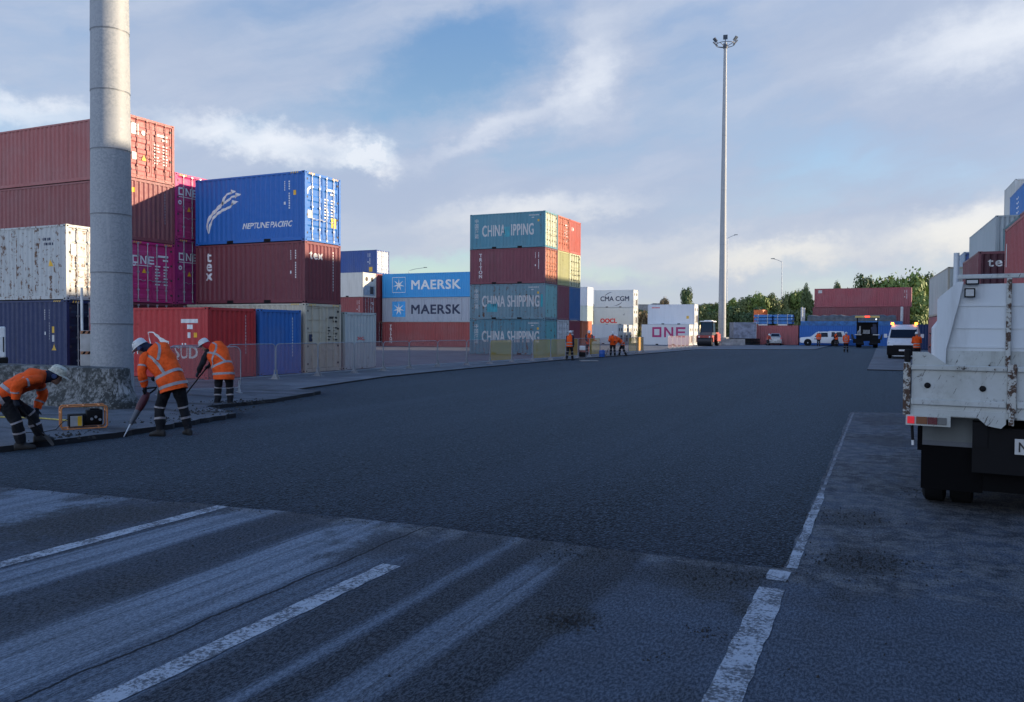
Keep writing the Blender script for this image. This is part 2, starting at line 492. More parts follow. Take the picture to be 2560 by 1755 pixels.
def setm(o, *ms):
    for i, m in enumerate(ms):
        if i < len(o.material_slots):
            o.material_slots[i].link = 'OBJECT'; o.material_slots[i].material = m
    return o
def container(label, cx, cy, z, L, H, col, end='door', rz=0.0, rust=0.22, dirt=0.55, fade=0.35, rods=None, endcol=None,
              group=None, pockets=None, framecol=None, corner=True, lean=True):
    """(cx, cy) is the corner at local (+X, -Y) when corner=True, else the middle of the base"""
    flat = end in ('reefer', 'unit')
    if corner:
        off = Matrix.Rotation(rz, 3, 'Z') @ Vector((-L / 2, CW / 2, 0)); cx += off.x; cy += off.y
    t = thing("reefer_container" if flat else "shipping_container", label, "container", (cx, cy, z), rz, group)
    P = paint(col, rust, dirt, 0.5 if not flat else 0.45, fade)
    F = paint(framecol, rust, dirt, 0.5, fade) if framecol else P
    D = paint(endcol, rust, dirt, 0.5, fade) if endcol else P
    if pockets is None: pockets = L < 7
    setm(link("frame", cached(('fr', L, H, pockets), lambda: m_frame(L, H, pockets)), t), F, F, M['under'])
    setm(link("side_wall", cached(('s', L, H, flat, -1), lambda: m_side(L, H, flat, -1)), t), P)
    setm(link("side_wall", cached(('s', L, H, flat, 1), lambda: m_side(L, H, flat, 1)), t), P)
    setm(link("roof", cached(('r', L, H), lambda: m_roof(L, H)), t), P)
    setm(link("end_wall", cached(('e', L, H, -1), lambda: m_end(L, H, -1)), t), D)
    if end == 'wall':
        setm(link("end_wall", cached(('e', L, H, 1), lambda: m_end(L, H, 1)), t), D)
    elif end == 'unit':
        setm(link("refrigeration_unit", cached(('u', L, H), lambda: m_unit(L, H)), t), D, M['galv'], M['casting'])
    else:
        for s in (-1, 1):
            dfl = end in ('flat', 'reefer')
            dr = setm(link("door", cached(('d', L, H, s, dfl), lambda: m_door(L, H, s, dfl)), t), D, M['casting'])
            for k in (0, 1):
                setm(link("lock_rod", cached(('k', L, H, s, k), lambda: m_rod(L, H, s, k)), dr), rods or M['galv'])
    t['L'] = L; t['H'] = H; t['flat'] = flat; t['end'] = end
    return t

# ---------------------------------------------------------------- lettering laid on the pressed steel
def text_bm(s, size, bold=0.0, shear=0.0, sx=1.0, spacing=1.0, upright=False, step=1.02, heavy=0.0):
    out = []
    lines = list(s) if upright else [s]
    bm = bmesh.new()
    for k, ln in enumerate(lines):
        cu = bpy.data.curves.new("lettering", 'FONT')
        cu.body = ln; cu.size = size; cu.offset = 0.0 if heavy else min(bold, 0.012) * size; cu.shear = shear; cu.space_character = spacing
        cu.align_x = 'CENTER' if upright else 'LEFT'; cu.fill_mode = 'FRONT'; cu.resolution_u = 3
        o = bpy.data.objects.new("lettering", cu)
        me = o.to_mesh()
        b2 = bmesh.new(); b2.from_mesh(me)
        for v in b2.verts: v.co.x *= sx; v.co.z = 0; v.co.y -= k * size * step if upright else 0
        hv = max(heavy, (bold - 0.012) * 1.5 if bold > 0.012 else 0) * size
        tmp = bpy.data.meshes.new("t")
        for i, (ox, oy) in enumerate(((0, 0), (1, 0), (0, 1), (1, 1)) if hv else ((0, 0),)):
            b3 = b2.copy()
            for v in b3.verts: v.co.x += ox * hv; v.co.y += oy * hv * .7; v.co.z = i * 0.001
            b3.to_mesh(tmp); b3.free(); bm.from_mesh(tmp)
        b2.free(); bpy.data.meshes.remove(tmp)
        o.to_mesh_clear(); bpy.data.objects.remove(o); bpy.data.curves.remove(cu)
    return bm
def poly_bm(polys):
    bm = bmesh.new()
    for P in polys:
        vs = [bm.verts.new((p[0], p[1], 0)) for p in P]
        try: f = bm.faces.new(vs)
        except ValueError: continue
    bmesh.ops.triangulate(bm, faces=bm.faces[:])
    return bm
def bars(rows):
    """small blocks standing in for codes too small to read: (x, y, w, h)"""
    return [[(x, y), (x + w, y), (x + w, y + h), (x, y + h)] for x, y, w, h in rows]
def wrap(c, bm, face, t0, z0, m, name="lettering", proud=0.004, label=None):
    """put flat artwork (x right, y up) on the -Y side ('side') or the +X end ('end') of container c, following the corrugation"""
    L, H = c['L'], c['H']
    if face == 'side': pts = FLAT if c['flat'] else side_prof(L)
    else: pts = END_PROF if c['end'] == 'wall' else [(-9, DOOR_IN - 0.002), (9, DOOR_IN - 0.002)]
    if c['end'] == 'unit' and face == 'end': pts = [(-9, 0.028), (9, 0.028)]
    bmesh.ops.translate(bm, verts=bm.verts, vec=(t0, z0, 0))
    xs = [v.co.x for v in bm.verts]
    if not xs: bm.free(); return None
    lo, hi = min(xs), max(xs)
    if len(pts) > 2:
        for t, _ in pts:
            if lo < t < hi:
                bmesh.ops.bisect_plane(bm, geom=bm.verts[:] + bm.edges[:] + bm.faces[:], plane_co=(t, 0, 0), plane_no=(1, 0, 0), dist=1e-5)
    for v in bm.verts:
        x, y = v.co.x, v.co.y; dd = prof_at(pts, x) - proud - v.co.z
        v.co = (x, -(CW / 2 - dd), y) if face == 'side' else (L / 2 - dd, x, y)
    me = bpy.data.meshes.new(name); bm.to_mesh(me); bm.free()
    me.materials.append(m)
    o = link(name, me, c)
    if label: o['label'] = label
    return o
def side_codes(c, z=None, x=None, m=None):
    """the column of small white codes near the door end of a side"""
    L, H = c['L'], c['H']; rnd = random.Random(int(L * 100 + c.location.x * 7 + c.location.z * 31))
    x = L / 2 - 0.55 if x is None else x
    z = H - 0.35
    rows = []
    zz = z
    for k in range(11):
        if k in (4,): zz -= 0.10
        rows.append((x, zz - 0.085, 0.055, 0.068)); zz -= 0.10
    zz = z
    for k in range(5):
        rows.append((x - 0.24, zz - 0.075, 0.045, 0.055)); zz -= 0.085
    rows.append((x - 0.26, z - 1.0, 0.09, 0.12))
    wrap(c, poly_bm(bars(rows)), 'side', 0, 0, m or M['white_ink'], "code_lettering")
def door_codes(c, m=None, y0=0.15, dens=1.0, z=None):
    H = c['H']; z = H - 0.62 if z is None else z; rnd = random.Random(int(c.location.x * 13 + c.location.y * 7 + c.location.z * 3))
    rows = [(y0 + 0.16, z, 0.55, 0.09), (y0 + 0.42, z - 0.16, 0.28, 0.08)]
    for k in range(7):
        zz = z - 0.42 - k * 0.13
        if rnd.random() < 0.9 * dens:
            rows.append((y0, zz, 0.12 + rnd.random() * 0.2, 0.055)); rows.append((y0 + 0.45, zz, 0.1 + rnd.random() * 0.2, 0.055))
    wrap(c, poly_bm(bars(rows)), 'end', 0, 0, m or M['white_ink'], "code_lettering", 0.006)
def sticker(c, face, x, z, w, h, m, tri=False, name="sticker"):
    P = [(x, z), (x + w, z), (x + w / 2, z + h)] if tri else [(x, z), (x + w, z), (x + w, z + h), (x, z + h)]
    wrap(c, poly_bm([P]), face, 0, 0, m, name, 0.007)
def hazard_ticks(c, face='end'):
    """yellow and black slashes on the header above a tall container's doors"""
    H = c['H']; out = []
    for s in (-1, 1):
        for k in range(4):
            a = s * (CW / 2 - 0.42) + (k - 1.5) * 0.11
            out.append([(a, H - 0.105), (a + 0.055, H - 0.105), (a + 0.085, H - 0.025), (a + 0.03, H - 0.025)])
    bm = poly_bm(out)
    L = c['L']
    for v in bm.verts: v.co = (L / 2 - 0.004, v.co.x, v.co.y)
    me = bpy.data.meshes.new("height_stripe"); bm.to_mesh(me); bm.free(); me.materials.append(M['hazard'])
    link("height_stripe", me, c)
    out = []
    for k in range(4):
        a = L / 2 - 0.75 + k * 0.11
        out.append([(a, H - 0.078), (a + 0.055, H - 0.078), (a + 0.085, H - 0.020), (a + 0.03, H - 0.020)])
    bm = poly_bm(out)
    for v in bm.verts: v.co = (v.co.x, -(CW / 2 - 0.003), v.co.y)
    me = bpy.data.meshes.new("height_stripe"); bm.to_mesh(me); bm.free(); me.materials.append(M['hazard'])
    link("height_stripe", me, c)
def arc(cx, cy, r, a0, a1, w, n=18, ry=None, taper=True):
    ry = r if ry is None else ry; o = []; i_ = []
    for k in range(n + 1):
        t = k / n; a = R(a0 + (a1 - a0) * t); ww = w * (sin(pi * t) * 0.85 + 0.15 if taper else 1.0) / 2
        o.append((cx + (r + ww) * cos(a), cy + (ry + ww) * sin(a))); i_.append((cx + (r - ww) * cos(a), cy + (ry - ww) * sin(a)))
    return [[o[k], o[k + 1], i_[k + 1], i_[k]] for k in range(n)]
def ribbon(path, ws):
    """smooth tapering band through points, as quads"""
    P = [Vector((p[0], p[1], 0)) for p in path]; pts = []; wd = []
    n = len(P)
    for k in range(n - 1):
        p0, p1, p2, p3 = P[max(k - 1, 0)], P[k], P[k + 1], P[min(k + 2, n - 1)]
        for j in range(8):
            t = j / 8
            pts.append(0.5 * ((2 * p1) + (p2 - p0) * t + (2 * p0 - 5 * p1 + 4 * p2 - p3) * t * t + (3 * p1 - p0 - 3 * p2 + p3) * t ** 3))
            wd.append(ws[k] + (ws[k + 1] - ws[k]) * t)
    pts.append(P[-1]); wd.append(ws[-1])
    Lp, Rp = [], []
    for k, p in enumerate(pts):
        t = (pts[min(k + 1, len(pts) - 1)] - pts[max(k - 1, 0)]).normalized(); nn = Vector((-t.y, t.x, 0))
        Lp.append((p + nn * wd[k] / 2)[:2]); Rp.append((p - nn * wd[k] / 2)[:2])
    return [[Lp[k], Lp[k + 1], Rp[k + 1], Rp[k]] for k in range(len(pts) - 1)]
def letters_ONE(h):
    s = h; w = s * 0.92; b = s * 0.20; g_ = s * 0.26
    P = bars([(0, 0, b, s), (w - b, 0, b, s), (b, s - b, w - 2 * b, b), (b, 0, w - 2 * b, b)])
    x = w + g_
    P += bars([(x, 0, b, s), (x + w - b, 0, b, s)]) + [[(x + b, s), (x + b, s - b * 1.5), (x + w - b, 0), (x + w - b, b * 1.5)]]
    x += w + g_
    P += bars([(x, 0, b, s), (x + b, s - b, w - b, b), (x + b, 0, w - b, b), (x + b, s * 0.41, w - b * 1.2, b * 0.9)])
    return P
def star7(cx, cy, r, r2):
    P = [(cx + (r if k % 2 == 0 else r2) * cos(pi / 2 + k * pi / 7), cy + (r if k % 2 == 0 else r2) * sin(pi / 2 + k * pi / 7)) for k in range(14)]
    return [[(cx, cy), P[k], P[(k + 1) % 14]] for k in range(14)]
def serif_word(word, size, upright=True):
    bm = text_bm(word, size, 0.012, 0, 1.05, 1, upright)
    return bm
# ================================================================ ground
def POS(q): return q.add('ShaderNodeNewGeometry').outputs['Position']
def asphalt_new(q):
    p = POS(q)
    agg = q.voro(p, 30.0); agg2 = q.noise(q.scale(p, (1.0, 0.45, 1.0)), 20.0, 4, 0.85)
    x_, y_, z_ = q.sep(p)
    lane = q.noise(q.scale(p, (0.55, 0.035, 1)), 1.0, 4, 0.6)
    patch = q.noise(p, 0.35, 4, 0.6)
    stone = q.mr(q.math('ADD', q.math('MULTIPLY', q.noise(q.scale(p, (1.0, 0.36, 1.0)), 50.0, 3, 0.95), 0.65), q.math('MULTIPLY', agg2, 0.35)), 0.475, 0.565)
    c = q.mix(stone, (0.0002, 0.0004, 0.0006), (0.046, 0.056, 0.074))
    spark = q.mr(q.voro(q.scale(p, (1.0, .4, 1.0)), 64.0, out='Color'), 0.80, 0.95)
    c = q.mix(q.math('MULTIPLY', spark, 0.5), c, (0.14, 0.165, 0.205))
    c = q.mix(q.mr(lane, 0.42, 0.72, 0.0, 0.28), c, (0.050, 0.060, 0.080))
    jx = q.math('PINGPONG', q.math('ADD', x_, q.math('MULTIPLY', q.math('SUBTRACT', patch, 0.5), 0.25)), 1.8)
    c = q.mix(q.math('MULTIPLY', q.mr(jx, 0.0, 0.07, 1.0, 0.0), 0.5), c, (0.010, 0.012, 0.016))
    c = q.mix(q.mr(patch, 0.55, 0.80, 0.0, 0.35), c, (0.015, 0.017, 0.021))
    q.put(q.b.inputs['Base Color'], c)
    q.b.inputs['Roughness'].default_value = 0.85
    q.b.inputs['Specular IOR Level'].default_value = 0.16
    q.b.inputs['Sheen Weight'].default_value = 0.27; q.b.inputs['Sheen Roughness'].default_value = 0.15; q.b.inputs['Sheen Tint'].default_value = (0.38, 0.66, 1.0, 1.0)
    h = q.math('ADD', q.math('MULTIPLY', agg, -0.8), q.math('MULTIPLY', agg2, 0.6))
    q.put(q.b.inputs['Normal'], q.bump(h, 0.75, 0.012))
def pavement_old(q):
    p = POS(q); x, y, z = q.sep(p)
    wob = q.noise(q.scale(p, (0.6, 0.25, 1)), 1.0, 4, 0.6)
    xw = q.math('ADD', x, q.math('MULTIPLY', q.math('SUBTRACT', wob, 0.5), 0.30))
    fine = q.noise(q.scale(p, (1.0, 0.40, 1.0)), 62.0, 4, 0.9); grit = q.voro(p, 36.0)
    mid = q.noise(p, 2.2, 5, 0.65); big = q.noise(p, 0.5, 4, 0.6)
    drag = q.noise(q.scale(p, (5.5, 0.22, 1)), 1.0, 5, 0.62)
    drag2 = q.noise(q.scale(p, (22.0, 0.7, 1)), 1.0, 4, 0.6)
    def band(a, b, s=0.05): return q.math('MULTIPLY', q.mr(xw, a - s, a + s), q.mr(xw, b - s, b + s, 1.0, 0.0))
    c = q.mix(q.mr(mid, 0.3, 0.75), (0.042, 0.058, 0.084), (0.082, 0.107, 0.146))
    pale = (0.30, 0.350, 0.415)
    rough_edge = q.mr(drag, 0.35, 0.62)
    for a, b, k in ((-4.66, -3.96, 1.0), (-6.02, -5.48, 0.95), (-3.84, -3.60, 0.35), (-2.93, -2.85, 0.55), (-2.52, -2.28, 0.60), (-11.5, -7.3, 0.85)):
        c = q.mix(q.math('MULTIPLY', q.math('MULTIPLY', band(a, b), k), q.math('ADD', 0.35, q.math('MULTIPLY', rough_edge, 0.65))), c, pale)
    left = q.mr(x, -1.7, -2.0)
    c = q.mix(q.math('MULTIPLY', q.math('MULTIPLY', q.mr(drag, 0.52, 0.72), left), 0.75), c, (0.026, 0.030, 0.040))
    c = q.mix(q.math('MULTIPLY', q.math('MULTIPLY', q.mr(drag2, 0.56, 0.74), left), 0.50), c, pale)
    thin = q.noise(q.scale(p, (13.0, 0.16, 1)), 1.0, 5, 0.7)
    c = q.mix(q.math('MULTIPLY', q.math('MULTIPLY', q.mr(thin, 0.54, 0.60), left), 0.48), c, (0.018, 0.022, 0.030))
    c = q.mix(q.math('MULTIPLY', q.math('MULTIPLY', q.mr(thin, 0.44, 0.39), left), 0.20), c, pale)
    c = q.mix(q.math('MULTIPLY', q.mr(big, 0.50, 0.78), 0.45), c, (0.135, 0.142, 0.152))
    mud = q.noise(q.scale(p, (1.1, 0.6, 1)), 1.0, 6, 0.68)
    near_edge = q.mr(y, 4.6, 6.3)
    c = q.mix(q.math('MULTIPLY', q.mr(q.math('ADD', mud, q.math('MULTIPLY', near_edge, 0.16)), 0.62, 0.74), 0.80), c, (0.018, 0.021, 0.026))
    dust = q.math('MULTIPLY', q.mr(y, 6.05, 6.40), q.mr(q.noise(p, 5.0, 5, 0.7), 0.42, 0.6))
    c = q.mix(q.math('MULTIPLY', dust, 0.6), c, (0.23, 0.225, 0.22))
    for a, b, k in ((-5.40, -4.74, 0.72), (-3.36, -2.96, 0.80), (-2.82, -2.56, 0.88), (-2.24, -1.78, 0.90), (-7.3, -6.5, 0.40)):
        c = q.mix(q.math('MULTIPLY', q.math('MULTIPLY', band(a, b), k), q.mr(drag, 0.30, 0.52, 0.55, 1.0)), c, (0.006, 0.009, 0.013))
    wob2 = q.noise(p, 2.6, 6, 0.7); wob3 = q.noise(p, 9.0, 5, 0.7)
    for sx_, sy_, sr, sk in ((-1.80, 4.78, .24, .9), (-0.80, 5.50, .15, .8), (-0.13, 7.04, .42, .85), (-0.24, 8.58, .40, .7), (-7.0, 5.3, .75, .85), (-6.3, 4.75, .35, .5), (-6.5, 5.95, .5, .6), (-2.29, 6.2, .40, .6), (-1.1, 6.1, .45, .8), (0.1, 15.0, .7, .6), (0.2, 18.6, 1.0, .5), (-0.9, 3.9, .25, .4), (-4.9, 4.1, .3, .4)):
        dd = q.vm('LENGTH', q.mapping(p, (sx_, sy_, 0), (0, 0, 0), (sr, sr * 1.3, 1)))
        f_ = q.mr(q.math('ADD', dd, q.math('ADD', q.math('MULTIPLY', wob2, 1.5), q.math('MULTIPLY', wob3, 1.0))), 1.75, 2.30, sk, 0.0)
        c = q.mix(f_, c, (0.014, 0.014, 0.012))
    oil = q.math('MULTIPLY', q.mr(x, -0.3, 0.6), q.mr(q.noise(q.scale(p, (0.8, 0.9, 1)), 1.0, 5, 0.62), 0.54, 0.70))
    c = q.mix(q.math('MULTIPLY', oil, 0.6), c, (0.030, 0.032, 0.036))
    c = q.mix(q.mr(fine, 0.44, 0.57), q.mix(0.50, c, (0.008, 0.009, 0.011)), q.mix(0.26, c, (0.26, 0.275, 0.30)))
    crk = q.math('ABSOLUTE', q.math('ADD', q.math('ADD', x, 3.86), q.math('MULTIPLY', q.math('SUBTRACT', q.noise(q.scale(p, (0, 1.6, 0)), 1.0, 6, 0.65), 0.5), 0.16)))
    c = q.mix(q.math('MULTIPLY', q.mr(crk, 0.006, 0.016, 1.0, 0.0), 0.9), c, (0.006, 0.006, 0.007))
    q.put(q.b.inputs['Base Color'], c)
    q.put(q.b.inputs['Roughness'], q.mr(mid, 0.2, 0.8, 0.72, 0.92)); q.b.inputs['Specular IOR Level'].default_value = 0.18
    h = q.math('ADD', q.math('MULTIPLY', fine, 0.5), q.math('ADD', q.math('MULTIPLY', grit, -0.5), q.math('MULTIPLY', drag2, 0.5)))
    q.put(q.b.inputs['Normal'], q.bump(h, 0.55, 0.008))
def yard_slab(q):
    p = POS(q)
    a = q.noise(p, 0.6, 5, 0.6); f = q.noise(p, 26.0, 4, 0.7); s = q.noise(q.scale(p, (0.7, 0.25, 1)), 1.0, 5, 0.65)
    c = q.mix(q.mr(a, 0.3, 0.7), (0.085, 0.093, 0.105), (0.155, 0.165, 0.18))
    c = q.mix(q.mr(s, 0.52, 0.70, 0.0, 0.7), c, (0.060, 0.064, 0.072))
    c = q.mix(q.mr(f, 0.52, 0.72, 0.0, 0.6), c, (0.05, 0.052, 0.056))
    q.put(q.b.inputs['Base Color'], c); q.b.inputs['Roughness'].default_value = 0.8
    q.put(q.b.inputs['Normal'], q.bump(f, 0.5, 0.01))
MG = {}
MG['new'] = mat("fresh_asphalt", rough=0.6, fn=asphalt_new)
MG['old'] = mat("old_pavement", rough=0.8, fn=pavement_old)
MG['yard'] = mat("yard_paving", rough=0.8, fn=yard_slab)
MG['edge'] = simple("raw_asphalt_edge", (0.016, 0.017, 0.020), 0.9, 0, 0.3, 8)
def flat(name, pts, z, m, thick=0.0):
    b = MB()
    if thick: b.prism(pts, z - thick, z, 'z', 1, 0)
    else: b.quad([(x, y, z) for x, y in pts])
    o = b.build(name, [m, MG['edge']] if thick else m)
    return tag(o, kind='structure')
ROAD_Z = -0.05
flat("ground", [(-1400, -300), (1400, -300), (1400, 1800), (-1400, 1800)], -0.09, MG['yard'])
flat("asphalt_road", [(-26, 5.0), (9, 5.0), (9, 150), (-26, 150)], ROAD_Z, MG['new'])
def jag(pts, amp, step, seed):
    r = random.Random(seed); out = []
    for (x0, y0), (x1, y1) in zip(pts, pts[1:]):
        n = max(1, int(math.hypot(x1 - x0, y1 - y0) / step))
        for k in range(n):
            t = k / n; out.append((x0 + (x1 - x0) * t + r.uniform(-amp, amp), y0 + (y1 - y0) * t + r.uniform(-amp, amp)))
    return out + [pts[-1]]
near = jag([(-13.2, 5.55), (-9.23, 6.03), (-6.1, 6.40), (-3.93, 6.56), (-2.3, 6.52), (-0.69, 6.56)], 0.022, 0.16, 3)
redge = jag([(-0.69, 6.56), (-0.68, 9.5), (-0.70, 20.1), (0.4, 20.4), (30, 21.0)], 0.012, 0.3, 5)
flat("pavement", near + redge[1:] + [(30, -30), (-40, -30), (-40, 5.0)], 0.0, MG['old'], 0.10)
flat("yard_paving_right", jag([(2.7, 21.2), (2.7, 43.0), (-0.78, 43.2), (-0.80, 60), (-0.83, 78.0), (-1.0, 130)], 0.015, 0.5, 6) + [(60, 130), (60, 21.2)], 0.0, MG['yard'], 0.10)
far_l = jag([(-16.3, 19.9), (-17.7, 26.9), (-18.05, 34.5), (-18.2, 48.1), (-17.4, 59.4), (-16.9, 79.9), (-6.5, 87.5), (-6.3, 150)], 0.02, 0.5, 8)
flat("yard_paving_left", [(-21, 12.5), (-17.0, 17.0)] + far_l + [(-320, 150), (-320, -30), (-60, -30)], 0.0, MG['yard'], 0.10)
slab = jag([(-12.9, 5.7), (-12.05, 7.6), (-11.95, 10.0), (-12.45, 13.2)], 0.05, 0.22, 11) + jag([(-14.2, 14.1), (-14.1, 16.3), (-14.75, 19.0)], 0.03, 0.3, 12) + [(-16.2, 19.4), (-17.2, 20.6), (-24, 20.8), (-24, 5.0)]
def dusty_slab(q):
    p = POS(q)
    a = q.noise(p, 1.1, 6, 0.65); f = q.noise(p, 20.0, 5, 0.75); s = q.noise(q.scale(p, (0.35, 1.2, 1)), 1.0, 6, 0.68)
    c = q.mix(q.mr(a, 0.3, 0.7), (0.062, 0.070, 0.082), (0.125, 0.135, 0.15))
    c = q.mix(q.mr(s, 0.50, 0.62, 0.0, 0.85), c, (0.022, 0.024, 0.028)); c = q.mix(q.mr(f, 0.50, 0.66, 0.0, 0.6), c, (0.026, 0.028, 0.032))
    q.put(q.b.inputs['Base Color'], c); q.b.inputs['Roughness'].default_value = 0.85; q.put(q.b.inputs['Normal'], q.bump(f, 0.6, 0.012))
MG['slab'] = mat("dusty_concrete_slab", rough=.85, fn=dusty_slab)
flat("concrete_slab", slab, 0.045, MG['slab'], 0.12)

def worn_paint(q):
    p = POS(q)
    f = q.noise(p, 34.0, 5, 0.8); a = q.noise(p, 4.0, 5, 0.65)
    w = q.mr(q.math('ADD', q.math('MULTIPLY', f, 0.6), q.math('MULTIPLY', a, 0.4)), 0.455, 0.56)
    q.put(q.b.inputs['Base Color'], q.mix(w, (0.42, 0.445, 0.48), (0.075, 0.083, 0.096)))
    q.put(q.b.inputs['Normal'], q.bump(f, 0.5, 0.006))
MG['paint'] = mat("worn_road_paint", rough=0.75, fn=worn_paint)
def faint_paint(q):
    p = POS(q); f = q.noise(p, 5.0, 5, .7)
    q.put(q.b.inputs['Base Color'], q.mix(q.mr(f, .4, .6), (.24, .25, .27), (.085, .092, .105)))
MG['faint'] = mat('scuffed_road_paint', rough=.8, fn=faint_paint)
MG['yellow'] = simple("worn_yellow_paint", (0.42, 0.34, 0.08), 0.7, 0, 0.3, 12)
def line(x0, x1, y0, y1, z=0.004, m=None, seed=1):
    L_ = jag([(x0, y0), (x0, y1)], 0.008, 0.12, seed); Rr = jag([(x1, y1), (x1, y0)], 0.008, 0.12, seed + 50)
    b = MB(); n = min(len(L_), len(Rr))
    for k in range(n - 1):
        b.quad([(*L_[k], z), (*Rr[n - 1 - k], z), (*Rr[n - 2 - k], z), (*L_[k + 1], z)])
    return tag(b.build("road_marking", m or MG['paint']), kind='structure')
line(-0.795, -0.615, -2.0, 6.02, seed=1)
line(-0.780, -0.630, 6.22, 6.50, seed=2)
line(-0.668, -0.590, 6.60, 9.8, seed=7)
line(-0.650, -0.612, 9.8, 19.9, seed=3, m=MG['faint'])
line(-3.545, -3.385, -2.0, 5.34, seed=4)
line(-6.265, -6.105, -2.0, 6.36, seed=5)

# crumbs of asphalt and soil left along the cut edge
MG['crumb'] = simple("asphalt_crumbs", (0.030, 0.030, 0.030), 0.9, 0, 0.5, 30)
rr = random.Random(21); b = MB()
def crumb(x, y, s, z=0.0):
    q = [Vector((rr.uniform(-1, 1), rr.uniform(-1, 1), rr.uniform(0.1, 1))) * s for _ in range(5)]
    base = [(x + s * cos(a * 2.1) * rr.uniform(.6, 1.2), y + s * sin(a * 2.1) * rr.uniform(.6, 1.2), z - 0.004) for a in range(3)]
    top = (x + rr.uniform(-s, s) * .4, y + rr.uniform(-s, s) * .4, z + s * rr.uniform(.5, 1.1))
    for k in range(3): b.quad([base[k], base[(k + 1) % 3], top])
for k in range(420):
    x = rr.uniform(-9, 0.2); y = 6.5 - abs(rr.gauss(0, 0.16)) + (x + 4) * 0.004 if x > -4 else 6.35 + (x + 6) * 0.08 - abs(rr.gauss(0, 0.10))
    crumb(x, y, rr.uniform(0.004, 0.013))
for cx_, cy_, n_, sp in ((-1.80, 4.78, 160, 0.10), (-0.95, 4.95, 40, 0.09), (-0.12, 7.0, 150, 0.30), (-1.05, 6.15, 120, 0.16), (-2.3, 6.3, 90, 0.2),
                         (-0.15, 7.05, 160, 0.22), (-0.3, 8.6, 120, 0.26), (0.35, 10.4, 60, 0.25), (-1.15, 4.45, 14, 0.05), (-0.2, 5.2, 22, 0.5), (-4.8, 5.2, 30, 0.9), (-1.8, 3.6, 26, 0.7)):
    for k in range(n_): crumb(cx_ + rr.gauss(0, sp), cy_ + rr.gauss(0, sp * 0.8), rr.uniform(0.005, 0.019))
for cx_, cy_, n_, sp in ((-13.2, 13.2, 160, .45), (-12.6, 11.4, 60, .35), (-14.3, 15.2, 120, .4), (-12.3, 9.2, 60, .3)):
    for k in range(n_): crumb(cx_ + rr.gauss(0, sp), cy_ + rr.gauss(0, sp), rr.uniform(0.012, 0.045), 0.045)
tag(b.build("asphalt_debris", MG['crumb']), kind='stuff')

# ================================================================ container stacks
def C(label, x, y, z, L, H, col, end='door', **k): return container(label, x, y, z, L, H, col, end, **k)
RED = (0.36, 0.085, 0.075); MAROON = (0.165, 0.036, 0.048); PINK = (0.50, 0.022, 0.150); DPINK = (0.36, 0.020, 0.150)
TEAL = (0.075, 0.215, 0.270); PTEAL = (0.135, 0.245, 0.285); CREAM = (0.52, 0.475, 0.36); WHITE = (0.66, 0.67, 0.66); GREY = (0.40, 0.43, 0.42)
NB = "nearest left-hand container stacks"
XA = -21.9
c = C("red container with white flag emblem and big SUD lettering, low beside the orange-vested workers", XA, 21.84, 0, L20, STD, (0.46, 0.026, 0.028), 'wall', group=NB, fade=0.12)
wrap(c, text_bm("SÜD", 0.64, 0.0, sx=0.95, heavy=.025), 'side', 1.36, 0.74, M['white_ink'])
wrap(c, text_bm("HAMBURG", 0.50, 0.006, sx=0.95), 'side', -2.20, 0.86, M['white_ink'])
wrap(c, poly_bm(ribbon([(-0.62, 1.72), (-0.30, 1.70), (0.10, 1.44), (0.45, 1.38)], [0.02, 0.05, 0.16, 0.03]) + ribbon([(-0.62, 1.72), (-0.50, 1.45), (-0.42, 1.2)], [0.03, 0.05, 0.02])
     + ribbon([(0.42, 1.38), (0.46, 1.15), (0.70, 0.85), (0.95, 0.74)], [0.03, 0.05, 0.06, 0.02]) + ribbon([(0.05, 1.10), (0.40, 1.02), (0.62, 0.86)], [0.02, 0.10, 0.02])), 'side', 0.66, -0.05, M['white_ink'], "flag_logo")
wrap(c, poly_bm(bars([(1.70, 2.02, 0.82, 0.14), (2.02, 1.80, 0.26, 0.16), (2.06, 1.48, 0.11, 0.20)])), 'side', 0, 0, M['white_ink'], "number_lettering")
sticker(c, 'side', 2.36, 1.50, 0.12, 0.17, M['yellow_ink'])
wrap(c, poly_bm(bars([(0.70, 2.25 - k * 0.125, 0.05, 0.085) for k in range(12)])), 'end', 0, 0, M['white_ink'], "code_lettering")
c = C("blue container with ribbed end wall between the bright red and the cream ones", XA, 24.50, 0, L20, STD, (0.020, 0.140, 0.430), 'wall', group=NB)
wrap(c, poly_bm(bars([(0.72, 2.2 - k * 0.125, 0.05, 0.085) for k in range(13)])), 'end', 0, 0, M['white_ink'], "code_lettering")
c = C("tall cream container with plain closed doors under the tex stack", XA + 0.02, 27.19, 0, L40, HC, CREAM, 'flat', group=NB, rods=paint(CREAM, 0.05), rust=0.10)
door_codes(c, M['black_ink'], 0.25, 0.6); hazard_ticks(c); sticker(c, 'end', -0.95, 1.30, 0.24, 0.30, M['navy_ink'])
c = C("pale grey green container with a small red mark on its ribbed end", XA, 29.95, 0, L20, STD, (0.42, 0.47, 0.46), 'wall', group=NB, rust=0.35)
wrap(c, text_bm("OOCL", 0.22, 0.02), 'end', -0.30, 1.32, M['red_ink'])
wrap(c, poly_bm(bars([(-0.55 + k * 0.2, 1.95, 0.06, 0.10) for k in range(6)])), 'end', 0, 0, M['grey_ink'], "code_lettering")
c = C("maroon container with upright tex lettering below the blue trident one", XA, 27.19, HC, L20, STD, MAROON, 'wall', group=NB, fade=0.1)
wrap(c, text_bm("tex", 0.66, 0.012, sx=1.1, upright=True, step=.62, heavy=.05), 'side', -2.28, 1.86, M['white_ink'])
wrap(c, text_bm("tex", 0.56, 0.012, sx=1.1, spacing=1.1, heavy=.05), 'end', -0.90, 1.86, M['white_ink'])
